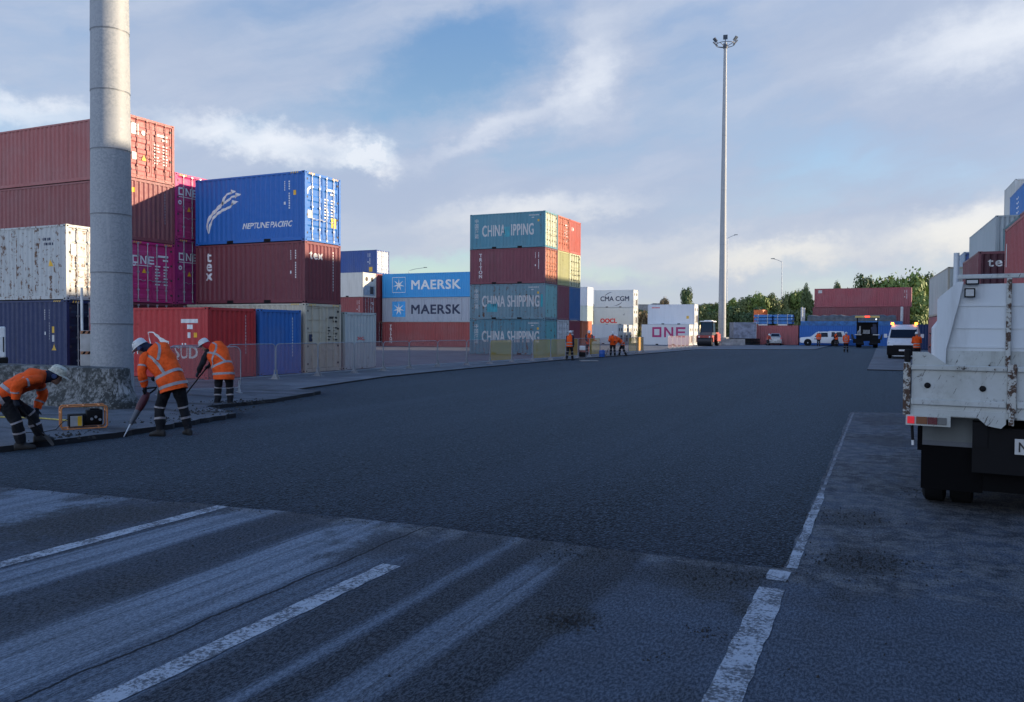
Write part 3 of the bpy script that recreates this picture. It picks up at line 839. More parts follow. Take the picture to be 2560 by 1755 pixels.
wrap(c, poly_bm(bars([(0.72, 2.2 - k * 0.125, 0.05, 0.085) for k in range(14)])), 'end', 0, 0, M['white_ink'], "code_lettering")
side_codes(c)
c = C("bright blue container with trident emblem and NEPTUNE PACIFIC lettering on top", XA, 27.19, HC + STD, L20, HC, (0.010, 0.125, 0.430), 'door', group=NB, rust=0.0, dirt=0.12, fade=0.06)
wrap(c, text_bm("NEPTUNE PACIFIC", 0.34, 0.010, 0.25, 0.96, heavy=.045), 'side', -0.36, 0.62, M['white_ink'])
tr = (ribbon([(-2.25, 0.40), (-2.37, 0.72), (-2.20, 1.12), (-1.75, 1.48), (-1.45, 1.70)], [0.02, 0.12, 0.14, 0.16, 0.14])
      + ribbon([(-2.24, 0.42), (-2.20, 0.75), (-1.98, 1.10), (-1.55, 1.36), (-1.10, 1.50), (-0.86, 1.66)], [0.01, 0.10, 0.10, 0.12, 0.10, 0.08])
      + ribbon([(-1.46, 1.62), (-1.38, 1.92), (-1.16, 2.08), (-0.92, 2.14)], [0.12, 0.10, 0.08, 0.07]) + ribbon([(-1.46, 1.70), (-1.20, 1.78), (-0.95, 1.93), (-0.66, 1.98)], [0.12, 0.10, 0.09, 0.07])
      + [[(-1.02, 2.04), (-0.70, 2.17), (-0.98, 2.27)], [(-0.78, 1.87), (-0.40, 2.03), (-0.74, 2.12)], [(-0.98, 1.56), (-0.56, 1.72), (-0.90, 1.80)]])
wrap(c, poly_bm(tr), 'side', 0.0, 0.10, M['white_ink'], "trident_logo")
side_codes(c, x=2.16); sticker(c, 'side', 2.42, 1.92, 0.12, 0.20, M['yellow_ink'])
door_codes(c, None, 0.10, 1.2); hazard_ticks(c)
wrap(c, poly_bm(ribbon([(-1.0, 1.95), (-0.98, 2.15), (-0.75, 2.28), (-0.62, 2.28)], [0.03, 0.10, 0.10, 0.03])), 'end', 0, 0, M['white_ink'], "emblem", 0.006)
sticker(c, 'end', -1.0, 0.98, 0.26, 0.32, M['white_ink']); sticker(c, 'end', 0.58, 0.72, 0.34, 0.42, M['yellow_ink'])

XD = -28.5
ND = "left-hand stacks behind the big pole"
c = C("dark navy container at ground level behind the mossy plinth", XD, 21.28, 0, L40, HC, (0.011, 0.024, 0.088), 'door', group=ND, fade=0.05, endcol=(0.010, 0.018, 0.045))  # door end colour darkened for the shade it stands in
side_codes(c, x=5.05); sticker(c, 'side', 5.22, 1.62, 0.16, 0.25, M['hazard']); sticker(c, 'side', 5.20, 0.95, 0.28, 0.28, M['hazard'], True); hazard_ticks(c)
sticker(c, 'side', 5.22, 1.28, 0.15, 0.26, M['grey_ink'])
c = C("white container streaked with rust, on top of the dark navy one", XD, 21.28, HC, L40, HC, (0.43, 0.445, 0.43), 'flat', group=ND, rust=0.63, dirt=0.5, rods=paint((0.5, 0.5, 0.48), 0.5))
wrap(c, poly_bm(bars([(4.72 + k * 0.13, 2.30, 0.09, 0.11) for k in range(4)] + [(4.80 + k * 0.11, 2.12, 0.08, 0.10) for k in range(5)])), 'side', 0, 0, M['navy_ink'], "code_lettering")
sticker(c, 'side', 5.05, 1.30, 0.26, 0.26, M['yellow_ink'], True); sticker(c, 'end', -0.98, 1.75, 0.3, 0.42, M['white_ink'])
YD = 24.10
container("plain container hidden under the magenta stack", XD, YD, 0, L40, HC, MAROON, 'door', group="buried bottom containers")
container("plain container hidden under the magenta stack", XD, 26.56, 0, L40, HC, MAROON, 'door', group="buried bottom containers")
def one_door(c):
    wrap(c, poly_bm(letters_ONE(0.34)), 'end', -1.0, c['H'] - 0.95, M['white_ink'])
    wrap(c, poly_bm(bars([(-1.0, c['H'] - 1.04, 0.98, 0.03)])), 'end', 0, 0, M['white_ink'], "underline")
    door_codes(c, None, 0.16, 1.1); sticker(c, 'end', -0.52, 1.26, 0.22, 0.22, M['yellow_ink'], True); hazard_ticks(c)
    wrap(c, poly_bm(arc(-0.92, 1.62, 0.07, 0, 350, 0.06, taper=False)), 'end', 0, 0, M['white_ink'], "round_logo", 0.006)
c = C("magenta container with white ONE on its doors, right beside the big pole", XD, YD, HC, L40, STD, PINK, 'door', group=ND, rust=0.02, dirt=0.2); one_door(c)
c = C("brown red container with ribbed end, above the magenta doors", XD, YD, HC + STD, L40, STD, (0.235, 0.066, 0.066), 'wall', group=ND)
sticker(c, 'end', -0.98, 2.0, 0.12, 0.2, M['yellow_ink'])
wrap(c, poly_bm(bars([(0.70, 2.1 - k * 0.125, 0.045, 0.085) for k in range(11)])), 'end', 0, 0, M['grey_ink'], "code_lettering")
c = C("faded red container with sunlit doors at the top of the tallest left stack", XD, YD, HC + 2 * STD, L40, STD, (0.33, 0.092, 0.086), 'door', group=ND, rods=paint((0.40, 0.16, 0.13), 0.2))
door_codes(c, None, 0.15, 1.3); sticker(c, 'end', -0.98, 0.78, 0.22, 0.30, M['white_ink']); sticker(c, 'end', -0.50, 0.80, 0.24, 0.24, M['yellow_ink'], True)
wrap(c, poly_bm(arc(-0.40, 1.95, 0.05, 0, 350, 0.10, taper=False) + bars([(-1.0, 1.82, 0.36, 0.46)])), 'end', 0, 0, M['white_ink'], "label_lettering", 0.006)
c = C("dark magenta container with ONE doors squeezed beside the tex container", XD, 26.56, HC, L40, HC, DPINK, 'door', group=ND, rust=0.02); one_door(c)
c = C("magenta container with a sunlit top edge squeezed beside the blue trident container", XD, 26.56, 2 * HC, L40, HC, PINK, 'door', group=ND, rust=0.02); one_door(c)

# the stack of four with the worn CHINA SHIPPING lettering
XB, YB = -22.2, 54.09
NS = "tall stack in the middle of the yard"
def china(c, txt, x0, seed, patch=None):
    for t_, xx in txt: wrap(c, text_bm(t_, 1.16, 0.010, 0, 0.50, 1.06, heavy=.03), 'side', xx, 0.92, M['grey_ink'])
    wrap(c, text_bm("中国海运", 0.36, 0.008, 0, 1, 1, True), 'side', -2.48, 1.95, M['grey_ink'])
    if patch: sticker(c, 'side', patch[0], patch[1], patch[2], patch[3], simple("repaint_patch", (0.05, 0.30, 0.36), 0.6), False, "repaint_patch")
    wrap(c, poly_bm(bars([(1.75 + k * 0.1, 2.28, 0.07, 0.08) for k in range(8)] + [(1.95, 2.12, 0.2, 0.06)])), 'side', 0, 0, M['grey_ink'], "code_lettering")
    sticker(c, 'side', 2.42, 1.85, 0.14, 0.16, M['hazard'])
full = [("CHINA SHIPPING", -2.05)]
c = C("teal container with worn CHINA SHIPPING lettering at the bottom of the middle stack", XB, YB, 0, L20, STD, TEAL, 'wall', group=NS, rust=0.5, dirt=0.6, endcol=(0.12, 0.36, 0.38)); china(c, full, 0, 1)
c = C("pale weathered CHINA SHIPPING container with a bright teal repaint patch", XB, YB, STD, L20, STD, PTEAL, 'wall', group=NS, rust=0.5, dirt=0.7, endcol=(0.20, 0.44, 0.44)); china(c, full, 0, 2, (-1.62, 0.55, 0.85, 0.60))
sticker(c, 'side', 2.70, 0.9, 0.16, 0.9, simple("repaint_patch", (0.03, 0.33, 0.38), 0.6), False, "repaint_patch")
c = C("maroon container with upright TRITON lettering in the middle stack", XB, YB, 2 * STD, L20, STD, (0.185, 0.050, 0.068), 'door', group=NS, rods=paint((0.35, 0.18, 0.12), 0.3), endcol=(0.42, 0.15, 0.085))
wrap(c, text_bm("TRITON", 0.36, 0.012, 0, 1.05, 1, True, .86, .04), 'side', -2.15, 2.0, M['white_ink']); side_codes(c)
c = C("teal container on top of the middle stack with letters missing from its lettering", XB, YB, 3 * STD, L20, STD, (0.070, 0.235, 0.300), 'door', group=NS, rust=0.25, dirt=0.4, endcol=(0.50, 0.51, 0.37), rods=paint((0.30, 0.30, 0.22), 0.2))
china(c, [("CHINA", -2.05), ("IPPING", 0.28)], 0, 3, (-0.26, 0.85, 0.48, 0.72))
Y1 = YB + 2.50
C("white container with open lattice doors at the bottom of the middle stack's second column", XB, Y1, 0, L20, STD, (0.55, 0.57, 0.58), 'door', group=NS, rust=0.3)
C("dark maroon ribbed container end above the white lattice doors", XB, Y1, STD, L20, STD, (0.22, 0.06, 0.085), 'wall', group=NS)
C("yellow green ribbed container end in the middle stack", XB, Y1, 2 * STD, L20, STD, (0.34, 0.34, 0.15), 'wall', group=NS, rust=0.3, dirt=.6)
c = C("orange red container with sunlit doors at the top centre of the middle stack", XB, Y1, 3 * STD, L20, STD, (0.44, 0.12, 0.07), 'door', group=NS, rods=paint((0.42, 0.16, 0.10), 0.2)); door_codes(c, None, 0.15, 1.0)
Y2 = YB + 5.02
c = C("dark maroon container end with a white number, bottom of the middle stack's far column", XB, Y2, 0, L20, STD, (0.20, 0.035, 0.055), 'wall', group=NS)
wrap(c, text_bm("10", 0.5, 0.02), 'end', -0.75, 1.45, M['white_ink'])
C("deep blue ribbed container end in the far column of the middle stack", XB, Y2, STD, L20, STD, (0.025, 0.12, 0.30), 'wall', group=NS)
C("pale yellow green container with latticed doors above the deep blue end", XB, Y2, 2 * STD, L20, STD, (0.48, 0.50, 0.32), 'door', group=NS, rods=M['black'], rust=0.3)
c = C("red ribbed container end at the top far corner of the middle stack", XB, Y2, 3 * STD, L20, STD, (0.42, 0.07, 0.05), 'wall', group=NS)
wrap(c, text_bm("10", 0.42, 0.02), 'end', -0.78, 1.75, M['white_ink'])
C("single orange container on the ground beside the middle stack", XB, YB + 7.9, 0, L20, STD, (0.50, 0.14, 0.055), 'wall', group=NS)

# the lettered forty footers behind
XC, YC = -49.45 + L40, 74.3
NM = "forty foot containers behind the middle stack"
c = C("brown red forty foot container with upright TRITON lettering under the grey lettered one", XC, YC, 0, L40, STD, (0.30, 0.062, 0.058), 'wall', group=NM)
wrap(c, text_bm("TRITON", 0.42, 0.012, 0, 1.05, 1, True, .8, .05), 'side', -5.05, 2.0, M['white_ink'])
def maersk(c, ink, sq, outline):
    wrap(c, text_bm("MAERSK", 1.36, 0.008, 0, 1.14, 1.08, heavy=.055), 'side', -2.6, 0.86, ink)
    x0, z0, s = -4.85, 0.55, 1.65
    if outline: wrap(c, poly_bm(bars([(x0, z0, s, 0.05), (x0, z0 + s - 0.05, s, 0.05), (x0, z0 + .05, 0.05, s - .1), (x0 + s - 0.05, z0 + .05, 0.05, s - .1)])), 'side', 0, 0, M['white_ink'], "emblem_border")
    else: sticker(c, 'side', x0, z0, s, s, M['sky_ink'], False, "emblem_panel")
    wrap(c, poly_bm(star7(x0 + s / 2, z0 + s / 2, 0.74, 0.20)), 'side', 0, 0, M['white_ink'], "star_logo", 0.012)
c = C("grey forty foot container with dark MAERSK lettering and a blue star panel", XC, YC, STD, L40, STD, (0.34, 0.375, 0.42), 'wall', group=NM, rust=0.02); maersk(c, M['navy_ink'], 1, False)
c = C("sky blue forty foot container with white MAERSK lettering on top of the grey one", XC, YC, 2 * STD, L40, STD, (0.035, 0.30, 0.62), 'wall', group=NM, rust=0.0, dirt=0.15, fade=0.1); maersk(c, M['white_ink'], 1, True)
NF = "stack beyond the cream container"
XF, YF1, YF2 = -49.8, 71.2, 73.75
container("plain container hidden behind the pale grey green one", XF, YF1, 0, L20, STD, RED, 'door', group="buried containers beyond the cream one")
container("plain container hidden behind the pale grey green one", XF, YF2, 0, L20, STD, MAROON, 'door', group="buried containers beyond the cream one")
c = C("brick red container with white markings, under the cream reefer far behind", XF, YF1, STD, L20, STD, (0.26, 0.055, 0.055), 'door', group=NF); door_codes(c, None, 0.1, 1.2); side_codes(c)
c = C("cream white reefer with a half sunlit end far behind the tex container", XF, YF1, 2 * STD, L20, STD, (0.60, 0.57, 0.50), 'unit', group=NF)
C("dark maroon container end squeezed between the brick red one and the grey lettered one", XF, YF2, STD, L20, STD, MAROON, 'wall', group=NF)
C("dark maroon container end directly under the navy one far behind", XF, YF2, 2 * STD, L20, STD, (0.22, 0.04, 0.05), 'wall', group=NF)
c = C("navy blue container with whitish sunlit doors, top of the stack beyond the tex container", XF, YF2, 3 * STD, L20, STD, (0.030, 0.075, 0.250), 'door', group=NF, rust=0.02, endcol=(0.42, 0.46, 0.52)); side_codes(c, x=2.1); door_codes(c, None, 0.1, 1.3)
sticker(c, 'side', 2.0, 0.25, 0.45, 0.5, M['hazard'])

# reefers beyond the middle stack
NR = "reefer containers beyond the middle stack"
def lit(label, x, y, z, col=WHITE, end='unit', **k): return C(label, x, y, z, L20, STD, col, end, group=NR, rust=0.05, dirt=0.25, pockets=True, **k)
XG, YG = -37.3, 106.3
lit("pale container at the bottom of the narrow white stack beside the orange one", XG, YG, 0, (0.5, 0.5, 0.46), 'wall')
lit("pale green ribbed container in the middle of the narrow white stack", XG, YG, STD, (0.45, 0.50, 0.44), 'wall')
lit("white container with sunlit end at the top of the narrow white stack", XG, YG, 2 * STD, (0.56, 0.58, 0.60), 'wall')
XH, YH = -33.5, 115.7
lit("white reefer at ground level under the red OOCL one", XH, YH, 0, (0.58, 0.59, 0.58))
c = lit("grey white reefer with red OOCL lettering under the CMA CGM one", XH, YH, STD, (0.50, 0.52, 0.50))
wrap(c, text_bm("OOCL", 0.90, 0.010, 0, 1.0, heavy=.10), 'side', -2.1, 0.30, M['red_ink']); wrap(c, text_bm("cl", 0.4, 0.01), 'side', 1.45, 1.45, M['navy_ink'])
c = lit("grey white reefer with navy CMA CGM lettering and curved lines", XH, YH, 2 * STD, (0.50, 0.53, 0.54))
wrap(c, text_bm("CMA CGM", 0.98, 0.008, 0, 0.98, heavy=.05), 'side', -2.1, 0.95, M['navy_ink'])
wrap(c, poly_bm(arc(0.1, 1.0, 1.75, 100, 150, 0.10, ry=1.30) + arc(-0.2, 1.45, 1.75, 280, 330, 0.10, ry=1.22)), 'side', 0, 0, M['navy_ink'], "curved_line")
c = lit("grey white reefer with red OOCL name partly hidden by the single orange container", -31.4, 101.4, 0, (0.50, 0.52, 0.52))
wrap(c, text_bm("OOCL", 0.90, 0.010, 0, 1.0, heavy=.10), 'side', -2.5, 0.40, M['red_ink'])
lit("white reefer end with a dark fan, first behind the bending workers", -31.9, 105.6, 0, (0.60, 0.61, 0.60))
lit("white reefer end with a dark fan, second behind the bending workers", -32.6, 109.8, 0, (0.60, 0.61, 0.60))
XO = -22.0
NO = "white reefers behind the road roller"
lit2 = lambda label, x, y, z, col=WHITE, end='unit': C(label, x, y, z, L20, STD, col, end, group=NO, rust=0.05, dirt=0.2)
c = lit2("white reefer with magenta ONE lettering at ground level", XO - 0.1, 101.0, 0, (0.62, 0.63, 0.63))
wrap(c, poly_bm(letters_ONE(1.28)), 'side', -1.65, 0.98, M['pink_ink'])
lit2("white reefer hidden behind the magenta lettered one, under the plain white one", XO, 103.5, 0)
c = lit2("plain white reefer with an orange sticker, stacked above the magenta lettered one", XO, 103.5, STD, (0.60, 0.62, 0.64))
sticker(c, 'side', 2.0, 0.75, 0.32, 0.36, M['hazard']); wrap(c, poly_bm(bars([(-2.5 + k * 0.18, 2.1, 0.13, 0.14) for k in range(6)])), 'side', 0, 0, M['red_ink'], "code_lettering")
lit2("yellowish white reefer end just left of the roller cab", XO, 106.6, 0, (0.66, 0.60, 0.42))

# far row across the end of the yard, turned a little towards the camera
FR = R(-3.0); fd = Vector((cos(FR), sin(FR), 0)); fn_ = Vector((-sin(FR), cos(FR), 0))
P0 = Vector((-10.4, 112.9, 0))
NE = "containers across the far end of the yard"
def F(label, s, back, z, L, H, col, end='wall', **k):
    p = P0 + fd * s + fn_ * back
    return container(label, p.x, p.y, z, L, H, col, end, rz=FR, group=NE, **k)
F("dusty red container carrying the blue steel bundles at the far end", 0, 0, 0, L20, STD, (0.34, 0.095, 0.10))
F("blue forty foot container behind the white pickup at the far end", 12.35, 0, 0, L40, STD, (0.018, 0.12, 0.40), fade=0.1, dirt=0.15)
c = F("red forty foot container on top of the far end row", 13.05, 8.5, 2 * STD, L40, STD, (0.33, 0.070, 0.085)); side_codes(c, x=5.5); sticker(c, 'side', -5.6, 1.95, 0.5, 0.4, M['grey_ink'])
F("dark maroon forty foot container half hidden by grey tarpaulins at the far end", 12.85, 8.5, STD, L40, STD, (0.20, 0.050, 0.060))
F("plain container hidden behind the far blue one", 12.9, 8.5, 0, L40, STD, MAROON)
container("navy container standing behind the white van", 6.9, 92.5, 0, L20, STD, (0.016, 0.040, 0.120), 'wall', rz=R(4), group=NE)

# right-hand rows: long sides face the roadway
NQ = "containers stacked behind the white truck"
def Q(label, x, y, z, L, H, col, end='wall', tilt=0.0, **k):
    return container(label, x, y, z, L, H, col, end, rz=R(-90 + tilt), group=k.pop('group', NQ), **k)
Q("pinkish red container on the ground beside the worker by the truck", 3.40, 56.2, 0, L40, HC, (0.34, 0.12, 0.13), 'wall', 2.3)
Q("pale cream container with a brown corner post above the pinkish red one", 3.40, 56.2, HC, L40, HC, (0.46, 0.49, 0.46), 'wall', 2.3, framecol=(0.40, 0.36, 0.28), rust=0.05)
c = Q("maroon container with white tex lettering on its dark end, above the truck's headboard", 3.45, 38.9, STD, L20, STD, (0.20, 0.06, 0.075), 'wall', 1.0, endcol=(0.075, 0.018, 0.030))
wrap(c, text_bm("tex", 0.52, 0.012, sx=1.1, spacing=1.2, heavy=.04), 'end', -0.86, 1.96, M['white_ink'])
Q("plain container hidden behind the truck headboard", 3.45, 38.9, 0, L20, STD, MAROON, 'wall', 1.0)
c = Q("long red container above the truck headboard at the right edge", 3.50, 18.8, STD, L40, STD, (0.38, 0.075, 0.085), 'wall', 0.0, fade=0.1)
wrap(c, poly_bm(bars([(-5.85, 1.35, 0.10, 0.75), (-5.68, 1.35, 0.06, 0.75)])), 'side', 0, 0, M['white_ink'], "code_lettering")
Q("plain container hidden behind the truck tray", 3.50, 18.8, 0, L40, STD, MAROON, 'wall', 0.0)
Q("grey green forty foot container with a ribbed grey end, behind the tex one", 5.79, 55.5, 2 * HC, L40, HC, (0.38, 0.44, 0.45), 'wall', 1.7, rust=0.05, dirt=0.2)
Q("plain container hidden under the grey green one", 5.79, 55.5, 0, L40, HC, GREY, 'wall', 1.7)
Q("plain container hidden under the grey green one", 5.79, 55.5, HC, L40, HC, GREY, 'wall', 1.7)
Q("teal container edge showing just above the long red one", 6.05, 48.3, 2 * STD, L20, STD, (0.07, 0.19, 0.22), 'wall')
c = Q("small dark red container edge under the blue one at the right edge", 6.05, 35.8, 2 * STD, L40, STD, (0.24, 0.06, 0.08), 'wall')
Q("small blue and white container far behind the pale cream one", 6.0, 79.7, 2 * HC, L20, HC, (0.32, 0.42, 0.52), 'door', 1.0, endcol=(0.03, 0.09, 0.28))
c = Q("bright blue container with white wave marks high at the right edge", 8.05, 56.7, 3 * HC, L40, HC, (0.035, 0.19, 0.50), 'wall', rust=0.0)
for k in range(4):
    wrap(c, poly_bm(ribbon([(-3.0, 2.2 - k * 0.32), (-2.7, 2.35 - k * 0.32), (-2.4, 2.2 - k * 0.32), (-2.1, 2.35 - k * 0.32), (-1.8, 2.2 - k * 0.32)], [0.08] * 5)), 'side', 0, 0, M['white_ink'], "wave_logo")
c = Q("white container with blue scribbled marks, highest at the right edge", 9.55, 78.7, 4 * HC, L20, HC, (0.55, 0.57, 0.54), 'wall', 0.8, rust=0.1)
wrap(c, text_bm("NK", 0.6, 0.03), 'side', -0.6, 1.6, M['grey_ink'])

# the rest of the right-hand block: it stands outside the picture and shades the roadway
def plain_mesh(L, H):
    b = MB()
    fr = m_frame(L, H, False); 
    b.box(-L / 2, L / 2, -CW / 2, CW / 2, 0, H)
    bpy.data.meshes.remove(fr)
    for s in (-1, 1):
        pts = side_prof(L)
        b.rings([[(t, s * (CW / 2 + 0.05 - d), 0.17) for t, d in pts], [(t, s * (CW / 2 + 0.05 - d), H - 0.1) for t, d in pts]], 0, False, False)
    return b.mesh("container_box", [DUMMY])
PAL = [(0.30, 0.06, 0.06), (0.02, 0.09, 0.30), (0.40, 0.42, 0.42), (0.07, 0.20, 0.24), (0.16, 0.036, 0.048), (0.45, 0.42, 0.32)]
rk = random.Random(4)
def hidden(x, y, z, H, i):
    o = link("shipping_container", cached(('pl', H), lambda: plain_mesh(L40, H)))
    setm(o, paint(PAL[i % 6])); o.location = (x + CW / 2, y + L40 / 2, z); o.rotation_euler = (0, 0, R(-90))
    tag(o, "plain container in the high block out of sight to the right", "container", "high block right of the truck")
k_ = 0
for i in range(6):
    for lv in range(5):
        hidden(9.0, -19.5 + i * 12.5, lv * STD, STD, k_); k_ += rk.randint(1, 5)
for i in range(2):
    for lv in range(5):
        hidden(11.6, 56.2 + i * 12.4, lv * HC, HC, k_); k_ += rk.randint(1, 5)
for i in range(4):
    for lv in range(3):
        hidden(10.6, 81.0 + i * 12.4, lv * STD, STD, k_); k_ += rk.randint(1, 5)
for lv in range(3): hidden(8.05, 56.7, lv * HC, HC, lv)
for lv in range(4): hidden(9.55, 78.7 - 6.2, lv * HC, HC, lv) if False else None
# ================================================================ people
def V(*a): return Vector(a)
def crom(P, n):
    """Catmull-Rom through (vector, *values) samples"""
    out = []
    m_ = len(P)
    for k in range(m_ - 1):
        a, b_, c_, d_ = P[max(k - 1, 0)], P[k], P[k + 1], P[min(k + 2, m_ - 1)]
        for j in range(n):
            t = j / n
            f = lambda q0, q1, q2, q3: 0.5 * ((2 * q1) + (q2 - q0) * t + (2 * q0 - 5 * q1 + 4 * q2 - q3) * t * t + (3 * q1 - q0 - 3 * q2 + q3) * t ** 3)
            out.append(tuple(f(a[i], b_[i], c_[i], d_[i]) for i in range(len(a))))
    out.append(P[-1])
    return out
class Limb:
    """tapered round limb: ring(i) gives points, used for skin, sleeve, trouser leg and tape bands"""
    def __init__(s, pts, rad, n=6, ref=None):
        s.S = crom([(Vector(p), r) for p, r in zip(pts, rad)], n)
        s.fr = []; u = ref
        for k, (p, r) in enumerate(s.S):
            t = (s.S[min(k + 1, len(s.S) - 1)][0] - s.S[max(k - 1, 0)][0]).normalized()
            u = t.orthogonal().normalized() if u is None else (u - t * u.dot(t))
            u = u.normalized() if u.length > 1e-5 else t.orthogonal().normalized()
            s.fr.append((u.copy(), t.cross(u)))
    def ring(s, f, off=0.0, n=12, wob=0.0, seed=0):
        k = f * (len(s.S) - 1); i = min(int(k), len(s.S) - 2); w = k - i
        p = s.S[i][0].lerp(s.S[i + 1][0], w); r = s.S[i][1] * (1 - w) + s.S[i + 1][1] * w + off
        u, v = s.fr[i if w < .5 else i + 1]
        o = []
        for j in range(n):
            a = 2 * pi * j / n; dr = u * cos(a) + v * sin(a)
            rr_ = r + (mnoise.noise(Vector((p + dr * r) * 11 + Vector((seed, 0, 0)))) * wob if wob else 0)
            o.append(p + dr * rr_)
        return o
    def add(s, b, off=0.0, f0=0.0, f1=1.0, n=12, m=0, wob=0.0, seed=0, steps=None):
        steps = steps or max(2, int(len(s.S) * (f1 - f0)) + 1)
        b.rings([s.ring(f0 + (f1 - f0) * k / (steps - 1), off, n, wob, seed) for k in range(steps)], m)
class Torso:
    def __init__(s, J, secs, bulk=1.0):
        """secs: (along, half width, half depth, flat) from hem to neck"""
        s.J = J; s.secs = secs; s.bulk = bulk
        s.path = crom([(J['hem'],), (J['pel'],), (J['wai'],), (J['che'],), (J['sho'],), (J['nek'],)], 6)
    def at(s, t):
        k = max(0, min(1, t)) * (len(s.path) - 1); i = min(int(k), len(s.path) - 2); w = k - i
        p = s.path[i][0].lerp(s.path[i + 1][0], w); tan = (s.path[i + 1][0] - s.path[i][0]).normalized()
        q = max(0, min(1, (t - 0.15) / 0.6))
        rt = s.J['rp'].lerp(s.J['rc'], q); rt = (rt - tan * rt.dot(tan)).normalized(); fw = tan.cross(rt) * -1
        if fw.dot(s.J['fc']) < 0: fw = -fw
        for a, b_ in zip(s.secs, s.secs[1:]):
            if t <= b_[0]:
                w = (t - a[0]) / (b_[0] - a[0]); w = w * w * (3 - 2 * w)
                return p, rt, fw, (a[1] + (b_[1] - a[1]) * w) * s.bulk, (a[2] + (b_[2] - a[2]) * w) * s.bulk
        return p, rt, fw, s.secs[-1][1] * s.bulk, s.secs[-1][2] * s.bulk
    def pt(s, t, phi, off=0.0, wob=0.0, seed=0):
        p, rt, fw, a, b_ = s.at(t)
        c, d_ = cos(phi), sin(phi)
        e = 0.82
        x = math.copysign(abs(c) ** e, c) * (a + off); y = math.copysign(abs(d_) ** e, d_) * (b_ + off)
        q = p + rt * x + fw * y
        if wob:
            nn = (rt * c + fw * d_)
            q += nn * mnoise.noise(Vector((q.x * 7 + seed, q.y * 7, q.z * 9))) * wob
        return q
    def add(s, b, off=0.0, t0=0.0, t1=1.0, n=24, steps=22, m=0, wob=0.0, seed=0):
        b.rings([[s.pt(t0 + (t1 - t0) * k / (steps - 1), 2 * pi * j / n, off, wob, seed) for j in range(n)] for k in range(steps)], m)
    def strip(s, b, path, w, off=0.012, m=0, n=14, wob=0.0, seed=0):
        """tape along a path of (t, phi); w is its half width in metres"""
        pts = crom([tuple(q) for q in path], n) if len(path) > 2 else [tuple(path[0][i] + (path[1][i] - path[0][i]) * k / n for i in (0, 1)) for k in range(n + 1)]
        A, B = [], []
        for k, (t, f) in enumerate(pts):
            p = s.pt(t, f, off, wob, seed)
            p2 = s.pt(*pts[min(k + 1, len(pts) - 1)], off, wob, seed); p1 = s.pt(*pts[max(k - 1, 0)], off, wob, seed)
            c = s.at(t)[0]; out = (p - c).normalized(); d_ = (p2 - p1).normalized(); sd = d_.cross(out).normalized()
            A.append(p + sd * w); B.append(p - sd * w)
        for k in range(len(pts) - 1): b.quad([A[k], A[k + 1], B[k + 1], B[k]], m)
    def loop(s, b, t, w, off=0.012, m=0, n=28, wob=0.0, seed=0, a0=0.0, a1=2 * pi):
        s.strip(b, [(t, a0), (t, a1)], w, off, m, n, wob, seed)

def cloth(name, rgb, rough=0.8, var=0.25):
    def fn(q):
        p = OBJ(q); n = q.noise(p, 5.0, 4, 0.6); f = q.noise(p, 18.0, 3, 0.6)
        c = q.mix(q.mr(n, 0.3, 0.75), rgb, tuple(c * (1 - var) for c in rgb))
        q.put(q.b.inputs['Base Color'], q.mix(q.mr(q.noise(p, 7.0, 6, 0.7), 0.52, 0.72, 0, 0.5), c, tuple(c * .35 + .012 for c in rgb)))
        q.put(q.b.inputs['Normal'], q.bump(q.math('ADD', q.math('MULTIPLY', n, 1.0), q.math('MULTIPLY', f, 0.35)), 1.0, 0.05))
    return mat(name, rgb, rough, 0, 0.25, fn)
MP = {'orange': cloth("hi_vis_orange_cloth", (0.95, 0.112, 0.014)), 'faded': cloth("faded_hi_vis_cloth", (0.60, 0.12, 0.08)),
      'dark': cloth("dark_work_cloth", (0.012, 0.013, 0.017)), 'navy': cloth("navy_work_cloth", (0.016, 0.022, 0.045)),
      'tape': simple("grey_reflective_tape", (0.30, 0.28, 0.29), 0.45, 0.0, 0.15, 20), 'skin': simple("skin", (0.30, 0.165, 0.115), 0.55),
      'glove': cloth("dark_work_glove", (0.022, 0.028, 0.040)), 'boot': simple("worn_black_boot", (0.020, 0.018, 0.017), 0.7, 0, 0.3, 20),
      'helm': simple("white_hard_hat_shell", (0.62, 0.63, 0.62), 0.35), 'hood': cloth("dark_hood_cloth", (0.014, 0.020, 0.045)), 'redhood': cloth("red_hood_cloth", (0.35, 0.02, 0.03)),
      'tan': simple("scuffed_cream_hard_hat", (0.50, 0.48, 0.38), 0.4, 0, 0.3, 30), 'muff': simple("blue_ear_muff", (0.02, 0.04, 0.12), 0.5)}

